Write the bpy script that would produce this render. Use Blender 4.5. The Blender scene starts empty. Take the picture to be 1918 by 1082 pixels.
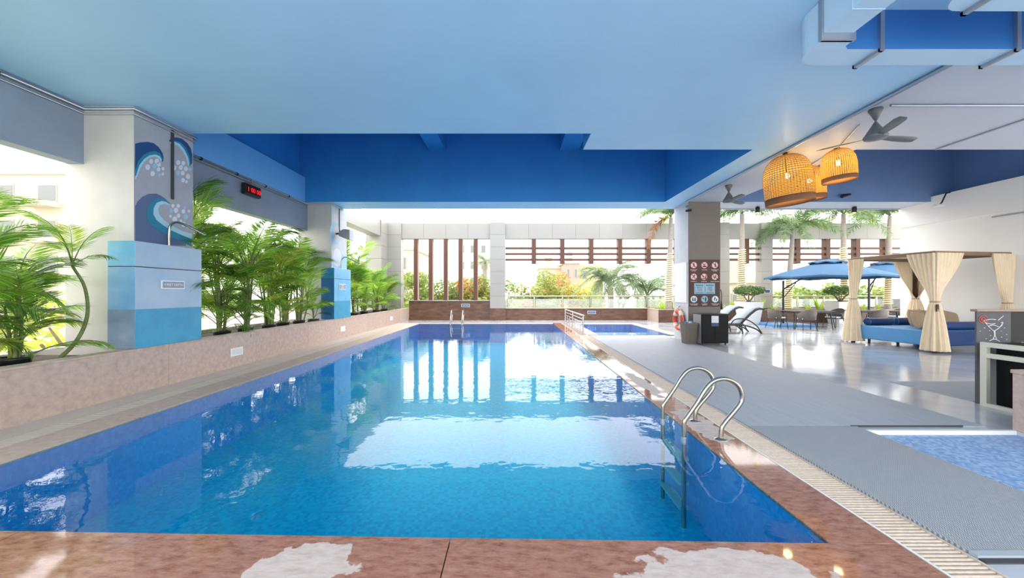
import bpy, bmesh, math, random
from mathutils import Vector, Matrix, Euler
random.seed(7)
PI = math.pi
SC = bpy.context.scene
COL = SC.collection

# ------------------------------------------------------------------ camera, sky, exposure
cam = bpy.data.cameras.new('camera')
cam.sensor_fit = 'HORIZONTAL'; cam.sensor_width = 36.0
cam.lens = 710.0 * 36.0 / 1918.0
cam.shift_x = -3.0 / 1918.0; cam.shift_y = 6.0 / 1918.0
cam.clip_start = 0.05; cam.clip_end = 600
camo = bpy.data.objects.new('camera', cam); COL.objects.link(camo)
camo.location = (0, 0, 1.5); camo.rotation_euler = (PI / 2, 0, 0)
SC.camera = camo

world = bpy.data.worlds.new('bright_hazy_sky'); SC.world = world
world.use_nodes = True
bg = world.node_tree.nodes['Background']
bg.inputs[0].default_value = (1.0, 0.985, 0.965, 1)
bg.inputs[1].default_value = 2.3
world.cycles.sampling_method = 'AUTOMATIC'

SC.view_settings.view_transform = 'Standard'
SC.view_settings.look = 'None'
SC.view_settings.exposure = 0.95
SC.view_settings.gamma = 1.0
SC.view_settings.use_curve_mapping = False
SC.cycles.max_bounces = 10
SC.cycles.diffuse_bounces = 6
SC.cycles.glossy_bounces = 5
SC.cycles.transparent_max_bounces = 16

# ------------------------------------------------------------------ helpers
def lin(c):
    if isinstance(c, str):
        c = [int(c[i:i + 2], 16) / 255 for i in (0, 2, 4)]
    return tuple(((x / 12.92) if x <= 0.04045 else ((x + 0.055) / 1.055) ** 2.4) for x in c)

MATS = {}
def nd(nt, t, x=0, y=0, **kw):
    n = nt.nodes.new(t); n.location = (x, y)
    for k, v in kw.items(): setattr(n, k, v)
    return n

def mat(name, col, rough=0.5, metal=0.0, vary=0.0, scale=4.0, bump=0.0, bscale=40.0, col2=None, coat=0.0,
        emit=None, estr=0.0, stretch=(1, 1, 1), spec=0.5, detail=4.0, rvary=0.0, contrast=None, objvar=0.0):
    m = bpy.data.materials.new(name); m.use_nodes = True
    nt = m.node_tree; b = nt.nodes['Principled BSDF']
    c = lin(col)
    b.inputs['Base Color'].default_value = (*c, 1)
    b.inputs['Roughness'].default_value = rough
    b.inputs['Metallic'].default_value = metal
    b.inputs['Specular IOR Level'].default_value = spec
    if coat:
        b.inputs['Coat Weight'].default_value = coat; b.inputs['Coat Roughness'].default_value = 0.08
    if emit:
        b.inputs['Emission Color'].default_value = (*lin(emit), 1); b.inputs['Emission Strength'].default_value = estr
    tc = None
    def vec():
        nonlocal tc
        if tc is None:
            t = nd(nt, 'ShaderNodeNewGeometry', -1100, 0)
            mp = nd(nt, 'ShaderNodeMapping', -900, 0); mp.inputs['Scale'].default_value = stretch
            nt.links.new(t.outputs['Position'], mp.inputs[0]); tc = mp.outputs[0]
        return tc
    out = None
    if vary or col2:
        n = nd(nt, 'ShaderNodeTexNoise', -700, 100); n.inputs['Scale'].default_value = scale
        n.inputs['Detail'].default_value = detail; n.inputs['Roughness'].default_value = 0.6
        nt.links.new(vec(), n.inputs['Vector'])
        r = nd(nt, 'ShaderNodeValToRGB', -500, 100)
        lo, hi = contrast or (0.3, 0.7)
        r.color_ramp.elements[0].position = lo; r.color_ramp.elements[1].position = hi
        if col2:
            ca, cb = c, lin(col2)
        else:
            ca = tuple(x * (1 - vary) for x in c); cb = tuple(min(1, x * (1 + vary)) for x in c)
        r.color_ramp.elements[0].color = (*ca, 1); r.color_ramp.elements[1].color = (*cb, 1)
        nt.links.new(n.outputs['Fac'], r.inputs[0]); out = r.outputs[0]
        if rvary:
            mr = nd(nt, 'ShaderNodeMapRange', -500, -150)
            mr.inputs['From Min'].default_value = 0.3; mr.inputs['From Max'].default_value = 0.7
            mr.inputs['To Min'].default_value = max(0.02, rough - rvary); mr.inputs['To Max'].default_value = min(1, rough + rvary)
            nt.links.new(n.outputs['Fac'], mr.inputs['Value']); nt.links.new(mr.outputs[0], b.inputs['Roughness'])
    if objvar:
        oi = nd(nt, 'ShaderNodeObjectInfo', -700, 350)
        hs = nd(nt, 'ShaderNodeHueSaturation', -250, 150)
        mr = nd(nt, 'ShaderNodeMapRange', -500, 350)
        mr.inputs['To Min'].default_value = 1 - objvar; mr.inputs['To Max'].default_value = 1 + objvar
        nt.links.new(oi.outputs['Random'], mr.inputs['Value']); nt.links.new(mr.outputs[0], hs.inputs['Value'])
        if out: nt.links.new(out, hs.inputs['Color'])
        else: hs.inputs['Color'].default_value = (*c, 1)
        out = hs.outputs[0]
    if out: nt.links.new(out, b.inputs['Base Color'])
    if bump:
        n2 = nd(nt, 'ShaderNodeTexNoise', -500, -350); n2.inputs['Scale'].default_value = bscale; n2.inputs['Detail'].default_value = 3
        nt.links.new(vec(), n2.inputs['Vector'])
        bp = nd(nt, 'ShaderNodeBump', -250, -350); bp.inputs['Strength'].default_value = bump; bp.inputs['Distance'].default_value = 0.01
        nt.links.new(n2.outputs['Fac'], bp.inputs['Height']); nt.links.new(bp.outputs[0], b.inputs['Normal'])
    MATS[name] = m
    return m

def leafmat(name, col, col2=None, trans=0.5, rough=0.45, vary=0.3):
    m = bpy.data.materials.new(name); m.use_nodes = True; nt = m.node_tree
    nt.nodes.clear()
    o = nd(nt, 'ShaderNodeOutputMaterial', 400)
    p = nd(nt, 'ShaderNodeBsdfPrincipled', 0, 100); t = nd(nt, 'ShaderNodeBsdfTranslucent', 0, -300)
    mx = nd(nt, 'ShaderNodeMixShader', 200); mx.inputs[0].default_value = trans
    g = nd(nt, 'ShaderNodeNewGeometry', -900)
    r = nd(nt, 'ShaderNodeValToRGB', -500)
    c = lin(col); c2 = lin(col2) if col2 else tuple(min(1, x * (1 + vary)) for x in c)
    r.color_ramp.elements[0].color = (*c, 1); r.color_ramp.elements[1].color = (*c2, 1)
    nt.links.new(g.outputs['Random Per Island'], r.inputs[0])
    nt.links.new(r.outputs[0], p.inputs['Base Color']); p.inputs['Roughness'].default_value = rough
    hs = nd(nt, 'ShaderNodeHueSaturation', -250, -300); hs.inputs['Saturation'].default_value = 1.05; hs.inputs['Value'].default_value = 1.35
    nt.links.new(r.outputs[0], hs.inputs['Color']); nt.links.new(hs.outputs[0], t.inputs[0])
    nt.links.new(p.outputs[0], mx.inputs[1]); nt.links.new(t.outputs[0], mx.inputs[2]); nt.links.new(mx.outputs[0], o.inputs[0])
    MATS[name] = m; return m

class MB:
    """collects shapes and links them as one mesh object"""
    def __init__(s): s.v = []; s.f = []; s.mi = []; s.sm = []
    def add(s, vs, fs, mi=0, smooth=False):
        o = len(s.v); s.v += [tuple(v) for v in vs]
        for f in fs: s.f.append(tuple(i + o for i in f)); s.mi.append(mi); s.sm.append(smooth)
        return s
    def box(s, x0, x1, y0, y1, z0, z1, mi=0):
        vs = [(x0, y0, z0), (x1, y0, z0), (x1, y1, z0), (x0, y1, z0), (x0, y0, z1), (x1, y0, z1), (x1, y1, z1), (x0, y1, z1)]
        return s.add(vs, [(0, 3, 2, 1), (4, 5, 6, 7), (0, 1, 5, 4), (1, 2, 6, 5), (2, 3, 7, 6), (3, 0, 4, 7)], mi)
    def frus(s, cx, cy, z0, z1, hx0, hy0, hx1, hy1, mi=0):
        vs = [(cx + a * hx0, cy + b * hy0, z0) for a, b in ((-1, -1), (1, -1), (1, 1), (-1, 1))] + \
             [(cx + a * hx1, cy + b * hy1, z1) for a, b in ((-1, -1), (1, -1), (1, 1), (-1, 1))]
        return s.add(vs, [(0, 3, 2, 1), (4, 5, 6, 7), (0, 1, 5, 4), (1, 2, 6, 5), (2, 3, 7, 6), (3, 0, 4, 7)], mi)
    def quad(s, a, b, c, d, mi=0): return s.add([a, b, c, d], [(0, 1, 2, 3)], mi)
    def tube(s, pts, r, n=8, mi=0, closed=False, cap=True, smooth=True):
        pts = [Vector(p) for p in pts]; k = len(pts)
        rr = r if isinstance(r, (list, tuple)) else [r] * k
        vs = []; prev = None
        for i, p in enumerate(pts):
            if closed: t = pts[(i + 1) % k] - pts[i - 1]
            else: t = pts[min(i + 1, k - 1)] - pts[max(i - 1, 0)]
            t = t.normalized() if t.length > 1e-9 else Vector((0, 0, 1))
            if prev is None:
                up = Vector((0, 0, 1)) if abs(t.z) < 0.9 else Vector((1, 0, 0))
                a = t.cross(up).normalized()
            else:
                a = (prev - t * prev.dot(t))
                a = a.normalized() if a.length > 1e-6 else t.orthogonal().normalized()
            prev = a; b = t.cross(a)
            for j in range(n):
                th = 2 * PI * j / n
                vs.append(p + (a * math.cos(th) + b * math.sin(th)) * rr[i])
        fs = []
        for i in range(k if closed else k - 1):
            i2 = (i + 1) % k
            for j in range(n):
                j2 = (j + 1) % n
                fs.append((i * n + j, i2 * n + j, i2 * n + j2, i * n + j2))
        s.add(vs, fs, mi, smooth)
        if cap and not closed:
            s.add([vs[j] for j in range(n)], [tuple(range(n))], mi)
            s.add([vs[(k - 1) * n + j] for j in range(n)], [tuple(reversed(range(n)))], mi)
        return s
    def lathe(s, prof, n=24, c=(0, 0, 0), mi=0, smooth=True, axis='Z'):
        vs = []
        for r, z in prof:
            for j in range(n):
                th = 2 * PI * j / n; q = (r * math.cos(th), r * math.sin(th), z)
                if axis == 'X': q = (q[2], q[0], q[1])
                if axis == 'Y': q = (q[1], q[2], q[0])
                vs.append((q[0] + c[0], q[1] + c[1], q[2] + c[2]))
        fs = []
        for i in range(len(prof) - 1):
            for j in range(n):
                j2 = (j + 1) % n
                fs.append((i * n + j, i * n + j2, (i + 1) * n + j2, (i + 1) * n + j))
        return s.add(vs, fs, mi, smooth)
    def prism(s, poly, w, d, mi=0):
        """poly: 3D points of one face, d: extrusion vector"""
        poly = [Vector(p) for p in poly]; d = Vector(d); n = len(poly)
        vs = poly + [p + d for p in poly]
        fs = [tuple(range(n)), tuple(reversed(range(n, 2 * n)))] + [(i, i + n, (i + 1) % n + n, (i + 1) % n) for i in range(n)]
        return s.add(vs, fs, mi)
    def grid(s, rows, mi=0, smooth=True, closed=False):
        n = len(rows[0]); vs = [p for r in rows for p in r]; fs = []
        for i in range(len(rows) - 1):
            for j in range(n if closed else n - 1):
                j2 = (j + 1) % n
                fs.append((i * n + j, i * n + j2, (i + 1) * n + j2, (i + 1) * n + j))
        return s.add(vs, fs, mi, smooth)
    def mesh(s, name, mats):
        me = bpy.data.meshes.new(name); me.from_pydata(s.v, [], s.f)
        for m in (mats if isinstance(mats, (list, tuple)) else [mats]):
            me.materials.append(MATS[m] if isinstance(m, str) else m)
        me.polygons.foreach_set('material_index', s.mi); me.polygons.foreach_set('use_smooth', s.sm)
        me.update(); return me
    def build(s, name, mats, parent=None, bevel=0.0, loc=None, recalc=True):
        me = s.mesh(name, mats)
        if recalc:
            bm = bmesh.new(); bm.from_mesh(me); bmesh.ops.recalc_face_normals(bm, faces=bm.faces); bm.to_mesh(me); bm.free()
        return link(name, me, parent, bevel, loc)

def link(name, me, parent=None, bevel=0.0, loc=None, rot=None, scale=None):
    o = bpy.data.objects.new(name, me); COL.objects.link(o)
    if parent: o.parent = parent
    if loc: o.location = loc
    if rot: o.rotation_euler = rot
    if scale: o.scale = (scale,) * 3 if isinstance(scale, (int, float)) else scale
    if bevel:
        md = o.modifiers.new('bevel', 'BEVEL'); md.width = bevel; md.segments = 2; md.limit_method = 'ANGLE'
    return o
def tag(o, label=None, cat=None, group=None, kind=None):
    if label: o['label'] = label
    if cat: o['category'] = cat
    if group: o['group'] = group
    if kind: o['kind'] = kind
    return o
def thing(name, label, cat, loc=(0, 0, 0), rz=0.0, group=None, kind=None):
    o = bpy.data.objects.new(name, None); COL.objects.link(o)
    o.empty_display_size = 0.1; o.location = loc; o.rotation_euler = (0, 0, rz)
    return tag(o, label, cat, group, kind)
def struct(name, label=None, loc=(0, 0, 0)):
    o = bpy.data.objects.new(name, None); COL.objects.link(o); o.location = loc; o['kind'] = 'structure'
    if label: o['label'] = label
    return o
def copy_tree(o, parent=None):
    c = o.copy(); COL.objects.link(c); c.parent = parent
    for ch in list(o.children): copy_tree(ch, c)
    return c
def spline(pts, k=8):
    pts = [Vector(p) for p in pts]; out = []
    P = [pts[0] * 2 - pts[1]] + pts + [pts[-1] * 2 - pts[-2]]
    for i in range(1, len(P) - 2):
        a, b, c, d = P[i - 1], P[i], P[i + 1], P[i + 2]
        for j in range(k):
            t = j / k
            out.append(0.5 * ((2 * b) + (c - a) * t + (2 * a - 5 * b + 4 * c - d) * t * t + (3 * b - a - 3 * c + d) * t ** 3))
    out.append(pts[-1]); return out
def text(name, body, size, m, parent, loc, rot, depth=0.001, align='CENTER'):
    cu = bpy.data.curves.new(name, 'FONT'); cu.body = body; cu.size = size; cu.extrude = depth
    cu.align_x = align; cu.align_y = 'CENTER'; cu.resolution_u = 2
    t = bpy.data.objects.new('tmp', cu); COL.objects.link(t)
    me = bpy.data.meshes.new_from_object(t); bpy.data.objects.remove(t)
    me.materials.append(MATS[m]); 
    return link(name, me, parent, loc=loc, rot=rot)

# ------------------------------------------------------------------ materials
mat('soffit_paint', 'b6ddf8', 0.45, vary=0.04, scale=0.8, bump=0.12, bscale=6, spec=0.35)
mat('deep_blue_paint', '388ed2', 0.5, vary=0.06, scale=1.2, bump=0.1, bscale=8, spec=0.3)
mat('concrete_white', 'c6c2bf', 0.75, vary=0.05, scale=3, bump=0.15, bscale=60)
mat('column_grey', 'c4c6ca', 0.7, vary=0.05, scale=4, bump=0.15, bscale=60)
mat('beam_grey', '8f9aab', 0.7, vary=0.05, scale=2, bump=0.15, bscale=50)
mat('mid_blue_paint', '79bcf0', 0.5, vary=0.04, scale=1.2, spec=0.3)
mat('fan_grey', '6c7074', 0.45, 0.2)
mat('pale_soffit', 'c8ceda', 0.5, vary=0.03, scale=0.8, spec=0.3)
mat('slate_blue_paint', '7895c0', 0.5, vary=0.05, scale=1.2, spec=0.3)
mat('taupe_shade', '80786f', 0.7, vary=0.04, scale=3)  # shade on the square column's front side, put into its colour
mat('mural_grey', 'a9a9af', 0.75, vary=0.06, scale=4, bump=0.15, bscale=60)
mat('duct_paint', 'bcd9f0', 0.4, vary=0.03, scale=2)
mat('duct_blue_shade', '2f70b4', 0.5, vary=0.04, scale=2)  # deep blue of the duct's near side, with its shade darkened in
mat('wall_cream', 'f6f3ee', 0.6, vary=0.02, scale=1.0)
mat('clad_white', '9d9a94', 0.4, vary=0.02, scale=2, objvar=0.03)
mat('pink_granite', 'bca69a', 0.5, vary=0.17, scale=13, bump=0.1, bscale=80, detail=8, objvar=0.05)
mat('brown_granite', '4c3127', 0.4, col2='77543f', scale=5, detail=9, stretch=(0.5, 0.5, 1.6), objvar=0.06)
mat('brown_steel', '5f3b2c', 0.5, vary=0.1, scale=3)
mat('chrome', 'd8d8d8', 0.16, 1.0)
mat('brushed_steel', 'a9a59c', 0.26, 1.0)
mat('conduit', 'aeb4bf', 0.35, 0.8)
mat('dark_line', '3a3c42', 0.6)
mat('soil', '3a2a22', 0.95, vary=0.3, scale=20, bump=0.8, bscale=30)
mat('black_plastic', '1b1c1f', 0.45)
mat('black_gloss', '07080b', 0.5, spec=0.25)
mat('grey_plastic', '8f8f8c', 0.5, vary=0.05)
mat('white_paint', 'ecebe8', 0.45)
mat('polished_floor', 'c2c6cd', 0.12, vary=0.10, scale=1.6, rvary=0.05, coat=0.0, spec=0.6, detail=6)
mat('pale_tile', 'c8bcb0', 0.4, vary=0.06, scale=5, objvar=0.04)
mat('mat_grey', 'a4a9b1', 0.55, vary=0.08, scale=3, stretch=(6, 0.5, 1), detail=6)
mat('grate_slat', 'd0bdac', 0.5, vary=0.12, scale=30, objvar=0.06)
mat('grate_dark', '2a2622', 0.8)
mat('block_light', 'b0c2d2', 0.35, vary=0.06, scale=1.6, col2='96b6d0')
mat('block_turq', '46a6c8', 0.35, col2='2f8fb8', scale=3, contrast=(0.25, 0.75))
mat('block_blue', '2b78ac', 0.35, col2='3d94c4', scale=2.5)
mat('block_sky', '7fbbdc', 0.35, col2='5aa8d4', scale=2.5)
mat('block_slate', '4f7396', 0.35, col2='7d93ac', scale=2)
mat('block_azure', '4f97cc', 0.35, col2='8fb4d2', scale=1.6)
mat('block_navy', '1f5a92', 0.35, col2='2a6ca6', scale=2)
mat('wave_navy', '17467c', 0.6); mat('wave_teal', '1c7f9c', 0.6); mat('wave_pale', 'a8cfe0', 0.6)
mat('wave_slate', '55688c', 0.6); mat('foam_white', 'd5d9e2', 0.7); mat('foam_blue', '9cc4dc', 0.7)
mat('curtain', 'efdcbc', 0.85, vary=0.05, scale=6)
mat('daybed_wood', '8a6f5a', 0.6, vary=0.1, scale=3); mat('dark_wood', '4b332a', 0.6)
mat('blue_vinyl', '5596cc', 0.45, vary=0.05, scale=2, bump=0.25, bscale=4)
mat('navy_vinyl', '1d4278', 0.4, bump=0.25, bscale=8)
mat('tan_fabric', 'b09a80', 0.9, vary=0.05, scale=30)
mat('parasol_blue', '3d6488', 0.8, vary=0.04, scale=4)
mat('parasol_dark', '2c3c52', 0.8)
mat('wicker_dark', '3a3936', 0.6, vary=0.15, scale=60)
mat('wicker_taupe', '645d55', 0.6, vary=0.12, scale=60)
mat('cushion_white', 'dcdee0', 0.9); mat('sling_grey', 'a2abb5', 0.8)
mat('metal_dark', '34353a', 0.4, 0.5)
mat('trunk_grey', 'a59a90', 0.8, vary=0.15, scale=6, stretch=(1, 1, 5), bump=0.4, bscale=20)
mat('trunk_green', '6f7a45', 0.6, vary=0.25, scale=8, stretch=(1, 1, 3))
mat('bark', '8a7866', 0.9, vary=0.2)
mat('rope_light', 'f2e6b4', 0.4, emit='ffe9a0', estr=0.25)
mat('rope_gap', 'b98a5a', 0.6)
mat('sign_brown', '45251c', 0.5); mat('sign_pinkwhite', 'e8d6cf', 0.6); mat('sign_red', 'a03528', 0.6); mat('sign_black', '1c1a1a', 0.6)
mat('sign_blue', '9fc0d2', 0.6); mat('sign_teal', '4d8ea6', 0.6); mat('sign_white', 'e9ecee', 0.6); mat('plate_grey', '98999f', 0.5); mat('plate_navy', '2f4a78', 0.5)
mat('ring_orange', 'd0542f', 0.5); mat('ring_cream', 'e6d9c4', 0.6)
mat('chalkboard', '55565a', 0.7, vary=0.1, scale=3); mat('chalk', 'dfe3e6', 0.9); mat('chalk_red', 'c8615a', 0.9)
mat('frame_cream', 'd9d5c4', 0.5); mat('counter_wood', '9a7f6c', 0.5)
mat('led_red', 'd41020', 0.4, emit='ff0a18', estr=1.0)
mat('bulb', 'fff1c0', 0.4, emit='ffd98a', estr=25.0)
mat('spot_glow', 'ffe9a0', 0.4, emit='ffe060', estr=4.0)
mat('rattan', '9a6a2c', 0.6, vary=0.15, scale=30); mat('rattan_dark', '7d5638', 0.7)
mat('glass_dark', '9fb0bc', 0.1)
mat('ground_far', 'c9c6b4', 0.9, vary=0.1, scale=0.2)
mat('bld_cream', 'b9b09e', 0.8); mat('bld_haze', 'c4bfb4', 0.8); mat('bld_yellow', 'b9ac78', 0.8); mat('bld_grey', 'a19e9a', 0.8); mat('bld_pink', 'a58f84', 0.8); mat('bld_window', '6f7274', 0.4)
leafmat('leaf_areca', '74a034', 'b8d46c', 0.6, 0.35)
leafmat('leaf_areca_dark', '4a742a', '7ea048', 0.55, 0.35)
leafmat('leaf_areca_yellow', '9aac40', 'cdd270', 0.58)
leafmat('leaf_palm', '5f7852', '93a67c', 0.45)
leafmat('leaf_palm_lime', '8fae38', 'b6cc5c', 0.5)
leafmat('leaf_dry', '8a5f44', 'b08a68', 0.3)
leafmat('leaf_tree', '647c40', '93a560', 0.45); leafmat('leaf_tree2', '84964a', 'b0b86c', 0.45)
leafmat('leaf_orange', 'b87240', 'd69a66', 0.45); leafmat('leaf_silver', '667c5c', '94a482', 0.4)
leafmat('leaf_bush', '486838', '749052', 0.4); leafmat('leaf_lime', 'a8b84a', 'd6da78', 0.5)

def frosted(name, tint, alpha, rough=0.05):
    m = bpy.data.materials.new(name); m.use_nodes = True; nt = m.node_tree; nt.nodes.clear()
    o = nd(nt, 'ShaderNodeOutputMaterial', 600)
    tr = nd(nt, 'ShaderNodeBsdfTransparent', 0, 200); tr.inputs[0].default_value = (*tint, 1)
    gl = nd(nt, 'ShaderNodeBsdfGlossy', 0, 0); gl.inputs['Roughness'].default_value = rough
    df = nd(nt, 'ShaderNodeBsdfTranslucent', 0, -200); df.inputs[0].default_value = (0.9, 0.93, 0.95, 1)
    fr = nd(nt, 'ShaderNodeFresnel', 0, 400); fr.inputs[0].default_value = 1.45
    m1 = nd(nt, 'ShaderNodeMixShader', 200, 100); m1.inputs[0].default_value = alpha
    m2 = nd(nt, 'ShaderNodeMixShader', 400, 100)
    nt.links.new(tr.outputs[0], m1.inputs[1]); nt.links.new(df.outputs[0], m1.inputs[2])
    nt.links.new(fr.outputs[0], m2.inputs[0]); nt.links.new(m1.outputs[0], m2.inputs[1]); nt.links.new(gl.outputs[0], m2.inputs[2])
    nt.links.new(m2.outputs[0], o.inputs[0]); MATS[name] = m
frosted('rail_glass', (0.93, 0.95, 0.96), 0.22)

def water(name, tint, scale, strength):
    m = bpy.data.materials.new(name); m.use_nodes = True; nt = m.node_tree; nt.nodes.clear()
    o = nd(nt, 'ShaderNodeOutputMaterial', 600)
    tr = nd(nt, 'ShaderNodeBsdfTransparent', 0, 200); tr.inputs[0].default_value = (*tint, 1)
    gl = nd(nt, 'ShaderNodeBsdfGlossy', 0, 0); gl.inputs['Roughness'].default_value = 0.0
    mx = nd(nt, 'ShaderNodeMixShader', 400, 100)
    g = nd(nt, 'ShaderNodeNewGeometry', -1000)
    n1 = nd(nt, 'ShaderNodeTexNoise', -600, 0); n1.inputs['Scale'].default_value = scale; n1.inputs['Detail'].default_value = 2.5
    mp = nd(nt, 'ShaderNodeMapping', -800); mp.inputs['Scale'].default_value = (0.8, 1.0, 1)
    nt.links.new(g.outputs['Position'], mp.inputs[0]); nt.links.new(mp.outputs[0], n1.inputs['Vector'])
    bp = nd(nt, 'ShaderNodeBump', -300, 0); bp.inputs['Strength'].default_value = strength; bp.inputs['Distance'].default_value = 0.01
    nt.links.new(n1.outputs['Fac'], bp.inputs['Height'])
    dt = nd(nt, 'ShaderNodeVectorMath', -200, 500, operation='DOT_PRODUCT'); nt.links.new(bp.outputs[0], dt.inputs[0]); nt.links.new(g.outputs['Incoming'], dt.inputs[1])
    ab = nd(nt, 'ShaderNodeMath', -100, 500, operation='ABSOLUTE'); nt.links.new(dt.outputs['Value'], ab.inputs[0])
    om = nd(nt, 'ShaderNodeMath', 0, 500, operation='SUBTRACT', use_clamp=True); om.inputs[0].default_value = 1.0; nt.links.new(ab.outputs[0], om.inputs[1])
    pw = nd(nt, 'ShaderNodeMath', 100, 500, operation='POWER'); pw.inputs[1].default_value = 4.8; nt.links.new(om.outputs[0], pw.inputs[0])
    fr = nd(nt, 'ShaderNodeMath', 200, 500, operation='MULTIPLY_ADD', use_clamp=True); fr.inputs[1].default_value = 0.84; fr.inputs[2].default_value = 0.02; nt.links.new(pw.outputs[0], fr.inputs[0])
    nt.links.new(bp.outputs[0], gl.inputs['Normal'])
    nt.links.new(fr.outputs[0], mx.inputs[0]); nt.links.new(tr.outputs[0], mx.inputs[1]); nt.links.new(gl.outputs[0], mx.inputs[2])
    nt.links.new(mx.outputs[0], o.inputs[0]); MATS[name] = m
water('water', (0.42, 0.9, 0.98), 6.0, 0.15)
water('water_shallow', (0.85, 0.96, 0.99), 4.0, 0.04)

def mosaic(name, c1, c2, grout, size, axes, rough=0.3, bias=0.0):
    m = bpy.data.materials.new(name); m.use_nodes = True; nt = m.node_tree; b = nt.nodes['Principled BSDF']
    g = nd(nt, 'ShaderNodeNewGeometry', -1200); sp = nd(nt, 'ShaderNodeSeparateXYZ', -1000); cb = nd(nt, 'ShaderNodeCombineXYZ', -800)
    nt.links.new(g.outputs['Position'], sp.inputs[0])
    nt.links.new(sp.outputs['XYZ'.index(axes[0])], cb.inputs[0]); nt.links.new(sp.outputs['XYZ'.index(axes[1])], cb.inputs[1])
    br = nd(nt, 'ShaderNodeTexBrick', -500); br.offset = 0.0; br.squash = 1.0
    br.inputs['Scale'].default_value = 1.0 / size
    br.inputs['Brick Width'].default_value = 1.0; br.inputs['Row Height'].default_value = 1.0
    br.inputs['Mortar Size'].default_value = 0.06; br.inputs['Bias'].default_value = bias
    br.inputs['Color1'].default_value = (*lin(c1), 1); br.inputs['Color2'].default_value = (*lin(c2), 1); br.inputs['Mortar'].default_value = (*lin(grout), 1)
    nt.links.new(cb.outputs[0], br.inputs['Vector']); nt.links.new(br.outputs['Color'], b.inputs['Base Color'])
    b.inputs['Roughness'].default_value = rough; MATS[name] = m
for ax in ('XY', 'YZ', 'XZ'):
    mosaic('pool_tile_' + ax, '10b2d4' if ax == 'XY' else '1f86cc', '0a90bc' if ax == 'XY' else '3f9ad8', '0ca0c8' if ax == 'XY' else '2a8aca', 0.04, ax)
mosaic('kids_tile', '4f9ad8', '7cb4e4', '60a4dc', 0.04, 'XY')
mosaic('splash_tile', '5f8fc8', 'a9c4e4', '8ea6c4', 0.03, 'XY', 0.5)

def wet_granite(name):
    m = mat(name, '8f6a5c', 0.3, vary=0.0); nt = m.node_tree; b = nt.nodes['Principled BSDF']
    g = nd(nt, 'ShaderNodeNewGeometry', -1600)
    mp = nd(nt, 'ShaderNodeMapping', -1400, -200); mp.inputs['Scale'].default_value = (2.2, 6.0, 2.0); mp.inputs['Rotation'].default_value = (0, 0, 0.35)
    nt.links.new(g.outputs['Position'], mp.inputs[0])
    n = nd(nt, 'ShaderNodeTexNoise', -1200, -200); n.inputs['Scale'].default_value = 4.0; n.inputs['Detail'].default_value = 10; n.inputs['Roughness'].default_value = 0.76
    nt.links.new(mp.outputs[0], n.inputs['Vector'])
    wr = nd(nt, 'ShaderNodeValToRGB', -900, -200); dr = nd(nt, 'ShaderNodeValToRGB', -900, -500)
    for r, cs in ((wr, ('7a4b3b', 'ad7a65', 'c69986')), (dr, ('b9a096', 'd0bcb3', 'dccdc6'))):
        e = r.color_ramp.elements; e[0].position = 0.3; e[1].position = 0.72
        e[0].color = (*lin(cs[0]), 1); e[1].color = (*lin(cs[2]), 1)
        k = e.new(0.5); k.color = (*lin(cs[1]), 1)
        nt.links.new(n.outputs['Fac'], r.inputs[0])
    # dry islands: distance to a few ellipses, edge broken by noise
    n2 = nd(nt, 'ShaderNodeTexNoise', -1400, 300); n2.inputs['Scale'].default_value = 6; n2.inputs['Detail'].default_value = 5
    nt.links.new(g.outputs['Position'], n2.inputs['Vector'])
    acc = None
    for (cx, cy, rx, ry) in ((-1.12, 2.10, 0.26, 0.16), (-1.25, 1.9, 0.2, 0.2), (1.15, 2.02, 0.50, 0.19), (1.0, 1.8, 0.6, 0.25), (2.12, 4.35, 0.17, 0.55), (2.12, 6.3, 0.12, 0.8)):
        mm = nd(nt, 'ShaderNodeMapping', -1400, 600); mm.inputs['Location'].default_value = (-cx / rx, -cy / ry, 0); mm.inputs['Scale'].default_value = (1 / rx, 1 / ry, 0)
        nt.links.new(g.outputs['Position'], mm.inputs[0])
        ln = nd(nt, 'ShaderNodeVectorMath', -1200, 600, operation='LENGTH'); nt.links.new(mm.outputs[0], ln.inputs[0])
        if acc is None: acc = ln.outputs['Value']
        else:
            mi = nd(nt, 'ShaderNodeMath', -1000, 600, operation='MINIMUM'); nt.links.new(acc, mi.inputs[0]); nt.links.new(ln.outputs['Value'], mi.inputs[1]); acc = mi.outputs[0]
    ms = nd(nt, 'ShaderNodeMath', -1000, 300, operation='MULTIPLY_ADD'); nt.links.new(n2.outputs['Fac'], ms.inputs[0]); ms.inputs[1].default_value = 1.5; ms.inputs[2].default_value = -0.75
    ad = nd(nt, 'ShaderNodeMath', -800, 450, operation='ADD'); nt.links.new(acc, ad.inputs[0]); nt.links.new(ms.outputs[0], ad.inputs[1])
    rg = nd(nt, 'ShaderNodeMapRange', -600, 450); rg.inputs['From Min'].default_value = 0.97; rg.inputs['From Max'].default_value = 1.03
    nt.links.new(ad.outputs[0], rg.inputs['Value'])      # 0 dry, 1 wet
    mx = nd(nt, 'ShaderNodeMix', -300, 200, data_type='RGBA'); nt.links.new(rg.outputs[0], mx.inputs[0])
    nt.links.new(dr.outputs[0], mx.inputs[6]); nt.links.new(wr.outputs[0], mx.inputs[7]); nt.links.new(mx.outputs[2], b.inputs['Base Color'])
    ro = nd(nt, 'ShaderNodeMapRange', -300, -100); ro.inputs['To Min'].default_value = 0.6; ro.inputs['To Max'].default_value = 0.05
    nt.links.new(rg.outputs[0], ro.inputs['Value']); nt.links.new(ro.outputs[0], b.inputs['Roughness'])
wet_granite('wet_granite')

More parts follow.
